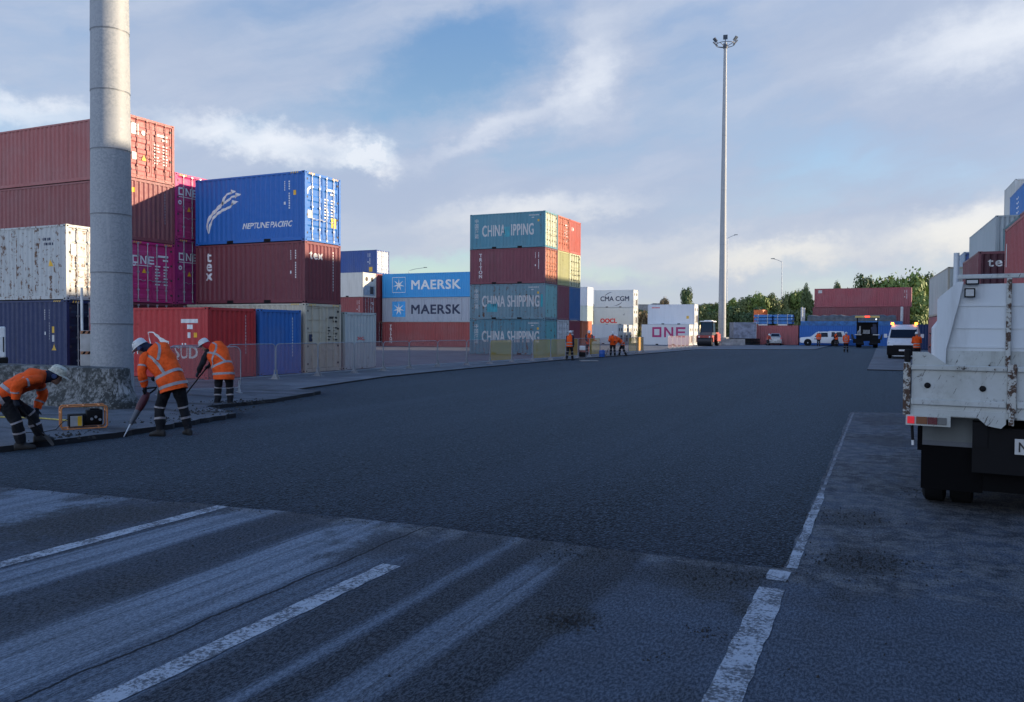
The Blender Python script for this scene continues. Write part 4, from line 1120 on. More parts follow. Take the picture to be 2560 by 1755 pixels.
def hand_bm(b, w, d_, side, curl=0.9, s=1.0):
    """palm, four unequal bent fingers and a thumb; w wrist, d_ direction, side palm-side vector"""
    d_ = d_.normalized(); side = (side - d_ * side.dot(d_)).normalized(); lat = d_.cross(side)
    Limb([w - d_ * 0.02, w + d_ * 0.035 * s, w + d_ * 0.085 * s], [0.026 * s, 0.036 * s, 0.034 * s], 3).add(b, n=8)
    for k, ln in enumerate((0.070, 0.080, 0.074, 0.058)):
        base = w + d_ * 0.085 * s + lat * (k - 1.5) * 0.020 * s
        a1, a2 = curl * 0.6, curl * 1.5
        p1 = base + (d_ * cos(a1) + side * sin(a1)) * ln * 0.5 * s
        p2 = p1 + (d_ * cos(a2) + side * sin(a2)) * ln * 0.55 * s
        Limb([base - d_ * 0.02, base, p1, p2], [0.0095 * s, 0.0105 * s, 0.0095 * s, 0.008 * s], 2).add(b, n=6)
    base = w + d_ * 0.025 * s - lat * 0.030 * s
    t1 = base + (d_ * 0.6 - lat * 0.55 + side * 0.45).normalized() * 0.04 * s
    t2 = t1 + (d_ * 0.75 + side * 0.65).normalized() * 0.034 * s
    Limb([base, t1, t2], [0.013 * s, 0.0115 * s, 0.009 * s], 2).add(b, n=6)

def head_bm(b, c, f, up):
    r = f.cross(up).normalized(); up = r.cross(f).normalized()
    P = lambda x, y, z: c + r * x + f * y + up * z
    rr_ = []
    for z, hw, fy, by in ((-0.115, 0.030, 0.078, 0.020), (-0.095, 0.052, 0.088, 0.045), (-0.06, 0.064, 0.086, 0.074), (-0.02, 0.071, 0.084, 0.090),
                          (0.02, 0.075, 0.088, 0.100), (0.06, 0.074, 0.088, 0.100), (0.09, 0.062, 0.070, 0.082), (0.112, 0.036, 0.040, 0.048), (0.12, 0.008, 0.01, 0.01)):
        rr_.append([P(hw * cos(a), (fy if sin(a) > 0 else by) * sin(a), z) for a in [2 * pi * k / 16 for k in range(16)]])
    b.rings(rr_)
    b.rings([[P(0.012 * cos(a), 0.080 + 0.005 * sin(a), 0.012) for a in [2 * pi * k / 8 for k in range(8)]],
             [P(0.020 * cos(a), 0.100 + 0.012 * sin(a), -0.032) for a in [2 * pi * k / 8 for k in range(8)]],
             [P(0.014 * cos(a), 0.090 + 0.006 * sin(a), -0.042) for a in [2 * pi * k / 8 for k in range(8)]]])
    for s in (-1, 1):
        Limb([P(s * 0.070, -0.012, -0.030), P(s * 0.080, -0.016, 0.0), P(s * 0.074, -0.014, 0.028)], [0.010, 0.014, 0.010], 2).add(b, n=6)
    Limb([P(-0.028, 0.083, -0.068), P(0, 0.090, -0.068), P(0.028, 0.083, -0.068)], [0.006, 0.010, 0.006], 2).add(b, n=6)

def remesh(b, voxel, name, mats, part_of):
    me = b.mesh(name, mats)
    o = bpy.data.objects.new(name, me); COL.objects.link(o)
    md = o.modifiers.new("skin", 'REMESH'); md.mode = 'VOXEL'; md.voxel_size = voxel; md.use_smooth_shade = True
    ms = o.modifiers.new("even", 'SMOOTH'); ms.factor = 0.5; ms.iterations = 3
    dg = bpy.context.evaluated_depsgraph_get()
    me2 = bpy.data.meshes.new_from_object(o.evaluated_get(dg))
    bpy.data.objects.remove(o)
    me2.materials.clear()
    for mt in mats: me2.materials.append(mt)
    for p in me2.polygons: p.material_index = part_of(p.center) if part_of else 0
    me2.shade_smooth()
    return me2

def pose(face=0.0, lean=0.0, arms=((0, 0), (0, 0)), stance=0.0, stride=0.0, h=1.76, sq=0.0):
    """joints of a standing figure; face: 0 looks away from the viewer, pi looks at the viewer"""
    k = h / 1.76
    f = V(sin(face), cos(face), 0); r = V(cos(face), -sin(face), 0); up = V(0, 0, 1)
    J = {}
    pel = up * (0.95 - sq)
    ax = (up * cos(lean) + f * sin(lean)); J['pel'] = pel; J['hem'] = pel - up * 0.12 + f * 0.0
    J['wai'] = pel + ax * 0.16; J['che'] = pel + ax * 0.36 + f * 0.02; J['sho'] = pel + ax * 0.50; J['nek'] = pel + ax * 0.575
    J['hed'] = J['nek'] + (ax * 0.8 + up * 0.2 + f * 0.25).normalized() * 0.125
    J['rp'] = r; J['rc'] = r; J['fc'] = (f * cos(lean) - up * sin(lean)); J['hf'] = (f * cos(lean * 0.7) - up * sin(lean * 0.7 + 0.1)); J['hu'] = (up + f * lean * 0.6).normalized()
    for n_, s in (('L', -1), ('R', 1)):
        fwd_, bend = arms[0 if s < 0 else 1]
        J['s' + n_] = J['sho'] + r * s * 0.185 - ax * 0.015
        d1 = (-up * cos(fwd_) + f * sin(fwd_) + r * s * 0.14).normalized(); J['e' + n_] = J['s' + n_] + d1 * 0.29
        d2 = (-up * cos(fwd_ + bend) + f * sin(fwd_ + bend) - r * s * 0.10 * (1 if bend > .3 else 0)).normalized(); J['w' + n_] = J['e' + n_] + d2 * 0.25
        J['h' + n_] = pel + r * s * 0.095 - up * 0.03
        ft = f * stride * s * 0.5 + r * s * (0.10 + stance)
        J['a' + n_] = ft + up * 0.09
        J['k' + n_] = (J['h' + n_] + J['a' + n_]) * 0.5 + f * (0.03 + sq * 0.7) + up * 0.02
        J['d' + n_] = (f + r * s * 0.2).normalized()
    for q in J:
        if q not in ('rp', 'rc', 'fc', 'hf', 'hu', 'dL', 'dR'): J[q] = J[q] * k
    return J

JACKET = [(0, .205, .160), (.2, .200, .155), (.42, .195, .145), (.62, .215, .150), (.80, .215, .130), (.90, .150, .105), (1, .085, .085)]
BODY = [(0, .150, .105), (.2, .165, .110), (.42, .150, .100), (.62, .175, .115), (.80, .180, .095), (.90, .110, .080), (1, .058, .062)]
def person(label, x, y, J, z=0.0, top='orange', sleeves=None, trousers='dark', helmet='helm', tapes='H', det=1, rz=None, bulk=1.0, group="road crew", hood=None, muffs=False, legtape=True, gloves='glove', bare=False):
    t = thing("person", label, "person", (x, y, z), view_rz(x, y) if rz is None else rz, group)
    n = 14 if det else 10; wob = 0.024 if det else 0.0
    Tb = Torso(J, BODY); Tj = Torso(J, JACKET, bulk)
    arm = {}; leg = {}
    for s in 'LR':
        sh = J['s' + s]; inn = sh.lerp(J['sho'], 0.30)
        arm[s] = Limb([inn, sh, sh.lerp(J['e' + s], .5), J['e' + s], J['e' + s].lerp(J['w' + s], .5), J['w' + s]], [.058, .060, .050, .043, .040, .029], 4)
        leg[s] = Limb([J['h' + s] + V(0, 0, .05), J['h' + s].lerp(J['k' + s], .35), J['k' + s], J['k' + s].lerp(J['a' + s], .4), J['a' + s]], [.085, .082, .058, .058, .040], 4)
    b = MB(); Tb.add(b, 0.0, 0.12, 1.0)
    Limb([J['nek'] - (J['nek'] - J['sho']).normalized() * .04, J['nek'], J['hed']], [.062, .056, .052], 3).add(b, n=10)
    head_bm(b, J['hed'], J['hf'], J['hu'])
    for s, sg in (('L', -1), ('R', 1)):
        arm[s].add(b, n=10); leg[s].add(b, n=10)
        d_ = (J['w' + s] - J['e' + s]).normalized()
        hand_bm(b, J['w' + s], J.get('hd' + s, d_), J.get('hs' + s, (J['fc'] - J['rp'] * sg * 0.6)), J.get('curl', 1.1), 1.05)
        a = J['a' + s]; dd = J['d' + s]
        Limb([a - dd * .05 - V(0, 0, .05), a + dd * .06 - V(0, 0, .055), a + dd * .15 - V(0, 0, .065)], [.036, .036, .026], 3).add(b, n=8)
    wr = [J['wL'], J['wR']]; hd = J['hed']
    def which(c):
        if (c - hd).length < 0.19: return 0
        for w in wr:
            if (c - w).length < 0.19: return 1
        return 2
    me = remesh(b, 0.0085 if det else 0.016, "person_body", [MP['skin'], MP['skin'] if bare else MP[gloves], MP[sleeves or top]], which)
    link("body", me, t)
    # trousers
    b = MB()
    for i, s in enumerate('LR'): leg[s].add(b, .026, 0.0, 0.97, n, 0, wob * .9, i * 9 + 3)
    Torso(J, [(0, .165, .128), (.2, .172, .130), (.45, .165, .12), (1, .1, .1)]).add(b, 0, 0.0, 0.40, 18, 8)
    b.build("trousers", MP[trousers], t, 60)
    # boots
    for i, s in enumerate('LR'):
        b = MB(); a = J['a' + s]; dd = J['d' + s]; sd = V(dd.y, -dd.x, 0); g0 = a.z - 0.09
        def ring(o, w_, h_): return [a * V(1, 1, 0).x if False else Vector((a.x, a.y, g0)) + dd * o + sd * (w_ * cos(q)) + V(0, 0, max(0.0, h_ * 0.5 + h_ * 0.5 * sin(q) * 1.25)) for q in [2 * pi * k / 12 for k in range(12)]]
        b.rings([ring(-.095, .020, .07), ring(-.085, .038, .10), ring(-.03, .046, .125), ring(.05, .045, .105), ring(.12, .049, .075), ring(.175, .040, .06), ring(.195, .02, .04)])
        Limb([a + V(0, 0, -.02), a.lerp(J['k' + s], .32)], [.056, .066], 3).add(b, n=12)
        b.build("boot", MP['boot'], t, 50)
    # jacket or vest
    b = MB(); Tj.add(b, 0.0, 0.0, 0.985, 28 if det else 18, 26 if det else 14, 0, wob * 1.2, 5)
    if not sleeves:
        for i, s in enumerate('LR'): arm[s].add(b, .030, 0.02, 0.95, n, 0, wob, i * 5)
    b.build("jacket" if not sleeves else "safety_vest", MP[top], t, 60)
    if sleeves:
        b = MB()
        for i, s in enumerate('LR'): arm[s].add(b, .024, 0.0, 0.95, n, 0, wob, i * 5)
        b.build("sleeves", MP[sleeves], t, 60)
    # collar or hood
    b = MB(); cn = J['nek']; axn = (J['hed'] - J['nek']).normalized()
    Limb([J['sho'].lerp(cn, .55), cn, cn + axn * .055], [.098, .085, .078], 3).add(b, n=14)
    if hood: Limb([cn + axn * .02 - J['hf'] * .03, J['hed'] - J['hf'] * .035, J['hed'] - J['hf'] * .03 + J['hu'] * .05], [.085, .098, .085], 4).add(b, n=14)
    b.build("hood" if hood else "collar", MP[hood or top], t, 60)
    # reflective tape
    o_ = .009 if det else .012
    def tape(fn, nm="reflective_tape"):
        b = MB(); fn(b); b.build(nm, MP['tape'], t)
    kw = dict(wob=wob * 1.2, seed=5)
    if 'H' in tapes:
        for tt in (0.14, 0.36): tape(lambda b: Tj.loop(b, tt, .027, o_, **kw))
    if 'Y' in tapes:
        tape(lambda b: Tj.strip(b, [(.36, -pi / 2 - .05), (.60, -pi / 2 - .12), (.80, -pi / 2 - .42), (.90, -pi / 2 - .75)], .027, o_, 0, 8, **kw))
        tape(lambda b: Tj.strip(b, [(.60, -pi / 2), (.80, -pi / 2 + .50), (.92, -pi / 2 + .95)], .024, o_, 0, 8, **kw))
    if 'X' in tapes:
        for sg in (-1, 1): tape(lambda b: Tj.strip(b, [(.36, -pi / 2 + sg * .75), (.62, -pi / 2), (.92, -pi / 2 - sg * .8)], .025, o_, 0, 8, **kw))
    if 'V' in tapes:
        for fb in (-1, 1):
            for sg in (-1, 1): tape(lambda b: Tj.strip(b, [(.36, fb * pi / 2 + sg * .7), (.62, fb * pi / 2 + sg * .75), (.92, fb * pi / 2 + sg * .8)], .025, o_, 0, 8, **kw))
    if not sleeves and det:
        for s in 'LR':
            for f in (.42, .78): tape(lambda b: b.rings([arm[s].ring(f - .022, .036, n, wob), arm[s].ring(f + .022, .036, n, wob)], 0, True, False))
    if legtape:
        for i, s in enumerate('LR'):
            for f in (.50, .78): tape(lambda b: b.rings([leg[s].ring(f - .018, .032, n, wob * .9, i * 9 + 3), leg[s].ring(f + .018, .032, n, wob * .9, i * 9 + 3)], 0, True, False), "leg_tape")
    # hard hat
    f = J['hf'].normalized(); up = J['hu']; r = f.cross(up).normalized(); up = r.cross(f).normalized(); c = J['hed'] + up * .045
    b = MB(); P = lambda x_, y_, z_: c + r * x_ + f * y_ + up * z_
    nn = 22; prof = [(1.0, 0.0), (.985, .035), (.93, .068), (.80, .098), (.58, .118), (.30, .127), (.03, .130)]
    b.rings([[P(.106 * k_ * cos(a), .132 * k_ * sin(a), zz + (0.006 if abs(cos(a)) < .3 and k_ < .95 else 0)) for a in [2 * pi * q / nn for q in range(nn)]] for k_, zz in prof])
    b.rings([[P(.106 * cos(a) * k_, .132 * sin(a) * k_ + (.048 * max(0, sin(a)) ** 1.5 if k_ > 1 else 0), zz) for a in [2 * pi * q / nn for q in range(nn)]] for k_, zz in ((1.0, .012), (1.10, -.006), (1.10, -.012), (1.0, -.004))], 0, True, False)
    hh = b.build("hard_hat", MP[helmet], t, 50)
    if det:
        b = MB()
        for q in (-.5, .5): b.box(-.008, .008, -.03, .03, 0, .003, 0, Matrix.Translation(P(.085 * q * 2, .02, .085)) @ (Matrix((r, f, up)).transposed().to_4x4()))
        b.build("vent_slot", M['black'], hh)
    if muffs:
        for sg in (-1, 1):
            b = MB(); q = J['hed'] + r * sg * .085 - up * .01 - f * .02
            b.cyl(q, q + r * sg * .045, .042, .034, 14)
            b.build("ear_muff", MP['muff'], t, 40)
    return t

def at(u, d):
    """ground position from how far right of the lens axis a thing stands and its distance along the axis"""
    xr = (u - 1280) / 2037.5 * d; c, s = cos(CAM_YAW), sin(CAM_YAW)
    return c * xr - s * d, s * xr + c * d
# ---------------------------------------------------------------- the three at the cut edge, left
def fill(J):
    J.setdefault('hem', J['pel'] + V(0, 0, -.12)); J.setdefault('curl', 1.2)
    return J
x2, y2 = at(425, 14.2)
J2 = fill(dict(pel=V(.03, 0, .92), wai=V(-.03, .07, 1.10), che=V(-.14, .15, 1.30), sho=V(-.22, .21, 1.44), nek=V(-.31, .27, 1.50), hed=V(-.46, .33, 1.53),
    rp=V(.93, -.35, 0).normalized(), rc=V(.90, -.30, .20).normalized(), fc=V(-.45, .60, -.6).normalized(), hf=V(-.70, .45, -.60).normalized(), hu=V(-.50, .25, .85).normalized(),
    sL=V(-.40, .22, 1.37), sR=V(-.05, .12, 1.46), eL=V(-.46, .14, 1.09), eR=V(.02, .36, 1.24), wL=V(-.41, .20, .84), wR=V(-.22, .38, 1.04),
    hL=V(-.075, .03, .88), hR=V(.125, -.02, .88), kL=V(-.17, .10, .50), kR=V(.21, .06, .50), aL=V(-.17, .02, .09), aR=V(.29, .02, .09),
    dL=V(-.80, .45, 0).normalized(), dR=V(-.35, .85, 0).normalized(), hdL=V(-.05, .1, -1), hsL=V(.9, .2, -.1), hdR=V(-.7, -.2, -.7), hsR=V(-.3, -.8, -.4)))
J2['hem'] = J2['pel'] + V(.03, -.03, -.13)
person("worker in orange jacket with taped back, bending over a dark red breaker", x2, y2, J2, ROAD_Z, 'orange', None, 'dark', 'helm', 'HY', 1, None, 1.16, hood='hood', muffs=True)
x3, y3 = at(556, 19.5)
J3 = fill(dict(pel=V(.02, 0, .86), wai=V(-.02, .06, 1.03), che=V(-.10, .14, 1.24), sho=V(-.17, .20, 1.37), nek=V(-.27, .25, 1.43), hed=V(-.40, .30, 1.47),
    rp=V(.86, -.5, 0).normalized(), rc=V(.88, -.42, .15).normalized(), fc=V(-.55, .60, -.5).normalized(), hf=V(-.78, .35, -.50).normalized(), hu=V(-.42, .2, .88).normalized(),
    sL=V(-.34, .20, 1.29), sR=V(.00, .10, 1.39), eL=V(-.46, .12, 1.04), eR=V(-.06, .32, 1.15), wL=V(-.55, .22, .82), wR=V(-.30, .36, .98),
    hL=V(-.07, .04, .82), hR=V(.12, -.03, .82), kL=V(-.10, .12, .46), kR=V(.16, .06, .46), aL=V(-.12, .06, .09), aR=V(.17, .0, .09),
    dL=V(-.85, .3, 0).normalized(), dR=V(-.6, .6, 0).normalized(), hdL=V(-.4, .1, -.9), hsL=V(.6, .6, .1), hdR=V(-.8, -.1, -.5), hsR=V(-.2, -.8, -.4)))
J3['hem'] = J3['pel'] + V(.0, -.02, -.20)
person("worker in black sleeves and crossed orange vest, raking before the red container", x3, y3, J3, ROAD_Z, 'orange', 'dark', 'dark', 'helm', 'HX', 1, None, 1.22, hood='redhood')
x1, y1 = at(60, 12.35)
J1 = fill(dict(pel=V(-.27, .08, .80), wai=V(-.16, .08, .92), che=V(.06, .08, 1.05), sho=V(.20, .09, 1.09), nek=V(.29, .09, 1.08), hed=V(.42, .09, 1.10),
    rp=V(.10, -1, 0).normalized(), rc=V(.05, -1, .1).normalized(), fc=V(.45, .0, -.9).normalized(), hf=V(.86, -.05, -.52).normalized(), hu=V(.5, 0, .85).normalized(),
    sL=V(.19, .29, 1.05), sR=V(.15, -.12, 1.07), eL=V(.24, .36, .79), eR=V(-.10, -.25, 1.00), wL=V(.16, .32, .57), wR=V(-.12, -.22, .77),
    hL=V(-.25, .18, .76), hR=V(-.26, -.02, .76), kL=V(.07, .24, .52), kR=V(-.11, -.05, .42), aL=V(.20, .26, .16), aR=V(-.05, -.02, .09),
    dL=V(1, .1, 0).normalized(), dR=V(.95, -.1, 0).normalized(), hdL=V(-.1, 0, -1), hsL=V(.3, -.9, 0), hdR=V(.3, .1, -.9), hsR=V(.4, .8, 0)))
J1['hem'] = J1['pel'] + V(-.12, 0, -.06)
person("worker in orange jacket and scuffed cream helmet stooping at the far left edge", x1, y1, J1, ROAD_Z + .03, 'orange', None, 'dark', 'tan', 'H', 1, None, 1.02, hood='hood', muffs=True)

# ---------------------------------------------------------------- four by the fence in the middle distance
HP = pi / 2
def crew(label, u, d, J, z=ROAD_Z, **k):
    x, y = at(u, d); return person(label, x, y, J, z, det=0, **k)
crew("worker in an orange vest walking along the kerb left of the plate compactor", 1424, 50.5, pose(R(25), .10, ((.1, .35), (-.1, .3)), .03, .28, 1.80), sleeves='navy', tapes='H')
crew("worker in a navy top and orange vest standing behind the plate compactor", 1472, 57.5, pose(pi - .15, .18, ((.35, .8), (.45, .7)), .02, .05, 1.78), sleeves='navy', tapes='V', z=0.0)
crew("worker in orange standing with both hands on a tool, left of the bent one", 1532, 58.5, pose(pi + .1, .28, ((.4, .9), (.6, .6)), .05, .08, 1.76), tapes='V')
J = pose(-R(100), .75, ((.55, .3), (.75, .2)), .06, .45, 1.76, .06)
crew("worker in orange bending low beside the yellow fence panels", 1557, 59.5, J, tapes='H')
# ---------------------------------------------------------------- people at the far end and by the van
crew("worker in orange standing in front of the white pickup's front door", 2046.5, 100, pose(pi, .02, ((.05, .2), (.05, .2)), .02, 0, 1.74), tapes='H', z=0)
crew("worker in an orange vest and black sleeves at the back of the white pickup", 2091, 101, pose(pi + .6, .15, ((.9, .2), (.1, .4)), .04, .1, 1.74), sleeves='dark', tapes='V', z=0)
crew("worker walking away across the new asphalt with crossed tape on the back", 2115, 73, pose(R(5), .03, ((.2, .4), (-.1, .4)), .02, .22, 1.78), tapes='HX')
crew("worker in orange with hands forward standing in front of the white van", 2292, 50.5, pose(R(-8), .05, ((.3, 1.2), (.35, 1.0)), .06, .12, 1.78), tapes='H', trousers='dark', legtape=False, z=0)
crew("worker in an orange vest partly hidden by the truck's headboard", 2341, 48, pose(R(-60), .05, ((.2, .5), (1.6, .9)), .03, .1, 1.80), tapes='H', z=0, sleeves='faded')
crew("worker in faded orange stooping left of the small silver car", 1919, 103, pose(pi - .5, .55, ((.4, .5), (.5, .4)), .05, .1, 1.66, .14), top='faded', tapes='H', z=0)
# ================================================================ concrete plinth and the two high masts
def mossy(q):
    p = OBJ(q)
    blot = q.noise(p, 3.2, 7, 0.72); fine = q.noise(p, 13.0, 6, 0.75); run = q.noise(q.scale(p, (4.5, 4.5, 0.6)), 1.0, 6, 0.68)
    c = q.mix(q.mr(fine, 0.35, 0.65), (0.19, 0.195, 0.19), (0.12, 0.122, 0.118))
    c = q.mix(q.mr(q.math('ADD', q.math('MULTIPLY', blot, .55), q.math('MULTIPLY', fine, .45)), 0.42, 0.56), c, (0.030, 0.033, 0.031))
    c = q.mix(q.mr(run, 0.60, 0.66), c, (0.30, 0.305, 0.30))
    q.put(q.b.inputs['Base Color'], c); q.b.inputs['Roughness'].default_value = 0.9
    q.put(q.b.inputs['Normal'], q.bump(q.math('ADD', q.math('MULTIPLY', blot, .4), fine), 0.25, 0.015))
MC = mat("mossy_concrete", rough=0.9, fn=mossy)
def conc(q):
    p = OBJ(q); a = q.noise(p, 1.8, 6, 0.65); f = q.noise(p, 16, 4, 0.7)
    c = q.mix(q.mr(a, 0.35, 0.68), (0.34, 0.335, 0.32), (0.20, 0.20, 0.195)); c = q.mix(q.mr(f, .6, .75), c, (0.08, 0.08, 0.08))
    q.put(q.b.inputs['Base Color'], c); q.b.inputs['Roughness'].default_value = 0.9; q.put(q.b.inputs['Normal'], q.bump(f, .5, .02))
MC2 = mat("plain_concrete", rough=0.9, fn=conc)
def rrect(x0, x1, y0, y1, r, n=6):
    o = []
    for cx_, cy_, a0 in ((x1 - r, y1 - r, 0), (x0 + r, y1 - r, 90), (x0 + r, y0 + r, 180), (x1 - r, y0 + r, 270)):
        o += [(cx_ + r * cos(R(a0 + 90 * k / n)), cy_ + r * sin(R(a0 + 90 * k / n))) for k in range(n + 1)]
    return o
b = MB(); rg = []
for off, z in ((0.21, -0.02), (0.21, 0.10), (0.18, 0.14), (0.08, 0.36), (0.03, 0.52), (0.0, 0.86), (-0.03, 0.89)):
    rg.append([(x, y, z) for x, y in rrect(-6.0 - off, 0.28 + off, -0.28 - off, 0.28 + off, 0.28 + off, 9)])
b.rings(rg)
tag(b.build("concrete_barrier", MC, None, 50, loc=(-15.72, 12.95, 0.045)), "black stained mossy concrete barrier with a flared foot, in front of the big steel pole", "barrier")

def galv(q):
    p = OBJ(q)
    sp = q.voro(p, 26.0, out='Color'); a = q.noise(p, 1.3, 5, 0.65); run = q.noise(q.scale(p, (5, 5, .5)), 1.0, 5, .6); sc = q.noise(q.scale(p, (1.5, 1.5, 4)), 1.0, 6, .75)
    c = q.mix(q.mr(sp, 0.2, 0.8), (0.25, 0.27, 0.285), (0.33, 0.345, 0.355))
    c = q.mix(q.mr(a, 0.45, 0.7, 0, .7), c, (0.31, 0.33, 0.35)); c = q.mix(q.mr(run, .55, .75, 0, .5), c, (0.42, 0.43, 0.43)); c = q.mix(q.mr(sc, .60, .70, 0, .55), c, (0.50, 0.51, 0.50))
    q.put(q.b.inputs['Base Color'], c); q.put(q.b.inputs['Roughness'], q.mr(sp, 0, 1, .55, .75)); q.b.inputs['Metallic'].default_value = 0.08
    q.put(q.b.inputs['Normal'], q.bump(sc, .12, .02))
MGV = mat("spangled_galvanised_steel", rough=.5, fn=galv)
M['lampglass'] = simple("floodlight_glass", (0.10, 0.13, 0.17), 0.15)
M['dgrey'] = simple("dark_grey_steel", (0.09, 0.10, 0.115), 0.5, 0.2)
def high_mast(label, x, y, z0, h, r0, r1, seams, heads, rot=0.0):
    t = thing("light_mast", label, "light mast", (x, y, z0), rot)
    b = MB(); rad = lambda z: r0 + (r1 - r0) * z / h
    zs = [0] + [s for s in seams] + [h]
    for a, c in zip(zs, zs[1:]):
        e = 0.006
        b.cyl((0, 0, a - (0.02 if a else 0)), (0, 0, c), rad(a) + e, rad(c) - 0.002, 48)
    b.build("pole", MGV, t, 40)
    for s in seams:
        b = MB(); b.lathe([(rad(s) + .001, -.012), (rad(s) + .0075, -.010), (rad(s) + .0075, .006), (rad(s) + .001, .008)], 48, (0, 0, s))
        b.build("joint_seam", M['dgrey'], t, 40)
    rr_ = 1.18
    b = MB(); b.tube([(rr_ * cos(a), rr_ * sin(a), h - .25) for a in [2 * pi * k / 28 for k in range(28)]], .045, 8, closed=True)
    for k in range(4):
        a = pi / 4 + k * pi / 2; b.cyl((r1 * .8 * cos(a), r1 * .8 * sin(a), h - .55), (rr_ * cos(a), rr_ * sin(a), h - .25), .04, n=8)
    b.lathe([(r1 + .02, -.75), (r1 + .10, -.72), (r1 + .10, -.35), (r1 * .6, -.1), (.05, .12)], 20, (0, 0, h))
    b.build("lamp_ring", M['dgrey'], t, 40)
    for k in range(heads):
        a = 2 * pi * k / heads + .3
        Mx = Matrix.Rotation(a, 4, 'Z') @ Matrix.Translation((rr_ + .12, 0, h + .02)) @ Matrix.Rotation(R(42), 4, 'Y')
        b = MB(); b.box(-.06, .06, -.27, .27, -.05, .52, 0, Mx); b.box(.06, .075, -.22, .22, -.01, .47, 1, Mx); b.box(-.03, .03, -.05, .05, -.25, -.05, 0, Mx)
        b.build("floodlight", [M['dgrey'], M['lampglass']], t)
    return t
high_mast("thick grey steel pole with ring joints rising behind the mossy barrier at left", -17.25, 14.1, 0.0, 31.0, .485, .30, [1.93, 3.17, 4.58, 6.14, 7.55, 9.0, 10.5, 13, 16, 21, 26], 6)
mx, my = -19.3, 107.6
b = MB(); b.lathe([(.95, 0), (.95, .95), (.88, 1.0)], 8); tag(b.build("concrete_footing", MC2, None, 30, loc=(mx, my, 0)), "pale concrete footing under the tall floodlight mast", "footing")
high_mast("tall slim floodlight mast with a ring of lamps, standing against the sky", mx, my, 1.0, 37.9, .50, .19, [2.4, 4.8, 12, 19, 26], 6, .4)
b = MB(); prof = [(-.30, 0), (.30, 0), (.30, .10), (.16, .28), (.10, .80), (-.10, .80), (-.16, .28), (-.30, .10)]
b.prism(prof, -1.55, 1.55, 'x')
bx_, by_ = at(1831, 103.5)
o = tag(b.build("concrete_barrier", MC2, None, 30, loc=(bx_, by_, 0)), "pale concrete road barrier lying in front of the tall mast's footing", "barrier"); o.rotation_euler = (0, 0, R(20))
def street_light(label, u, d, h, arm, side, z0=0.0):
    x, y = at(u, d); t = thing("street_light", label, "street light", (x, y, z0), view_rz(x, y))
    b = MB(); b.cyl((0, 0, 0), (0, 0, h), .10, .055, 8); b.build("pole", M['galv'], t, 40)
    b = MB(); b.tube([(0, 0, h), (side * arm * .4, 0, h + .35), (side * arm, 0, h + .65)], .045, 6); b.build("arm", M['galv'], t, 40)
    b = MB(); b.box(side * arm - .35, side * arm + .35, -.1, .1, h + .60, h + .72); b.build("lamp_head", M['dgrey'], t, None, .02)
street_light("thin street light on the road behind the bushes, right of the mast", 1952, 150, 11.5, 1.6, -1, 3.0)
street_light("thin street light whose arm pokes out beside the tall mast", 1816, 165, 17.5, 1.6, 1, 3.0)
street_light("thin street light arm showing over the sky blue forty foot container", 1022, 160, 13.3, 3.2, 1, 0.0)

# ================================================================ electrical cabinet and bits behind the pole
x, y = at(238, 20.9)
t = thing("electrical_cabinet", "white cabinet with two striped hazard tapes beside the foot of the big pole", "cabinet", (x, y, .86), view_rz(x, y))
b = MB(); b.box(-.34, .50, -.22, .22, 0, .90); b.build("body", simple("cream_cabinet_paint", (.50, .49, .47), .5), t, None, .02)
for zz in (.30, .82):
    b = MB()
    for k in range(7): b.quad([(-.30 + k * .115, -.2235, zz), (-.245 + k * .115, -.2235, zz), (-.205 + k * .115, -.2235, zz + .07), (-.26 + k * .115, -.2235, zz + .07)])
    b.build("hazard_tape", M['under'], t)
    b = MB(); b.box(-.335, .495, -.2222, -.2205, zz - .005, zz + .075); b.build("tape_backing", simple("orange_tape", (.45, .20, .10), .6), t)
b = MB(); b.cyl((-.30, .1, .9), (-.30, .1, 2.0), .03, n=10); b.build("conduit_pipe", M['white_ink'], t, 40)
x, y = at(2, 20.6)
t = thing("light_trailer", "edge of a white trailer cabinet cut off by the left side of the picture", "trailer", (x, y, .93), view_rz(x, y))
b = MB(); b.box(-.9, .10, -.3, .3, .14, .92); b.build("body", M['white_ink'], t, None, .03)
b = MB(); b.box(-.95, .15, -.34, .34, 0, .14); b.build("chassis", M['under'], t, None, .02)
b = MB(); b.box(.04, .07, -.3035, -.3005, .28, .66); b.build("lettering", M['black_ink'], t)

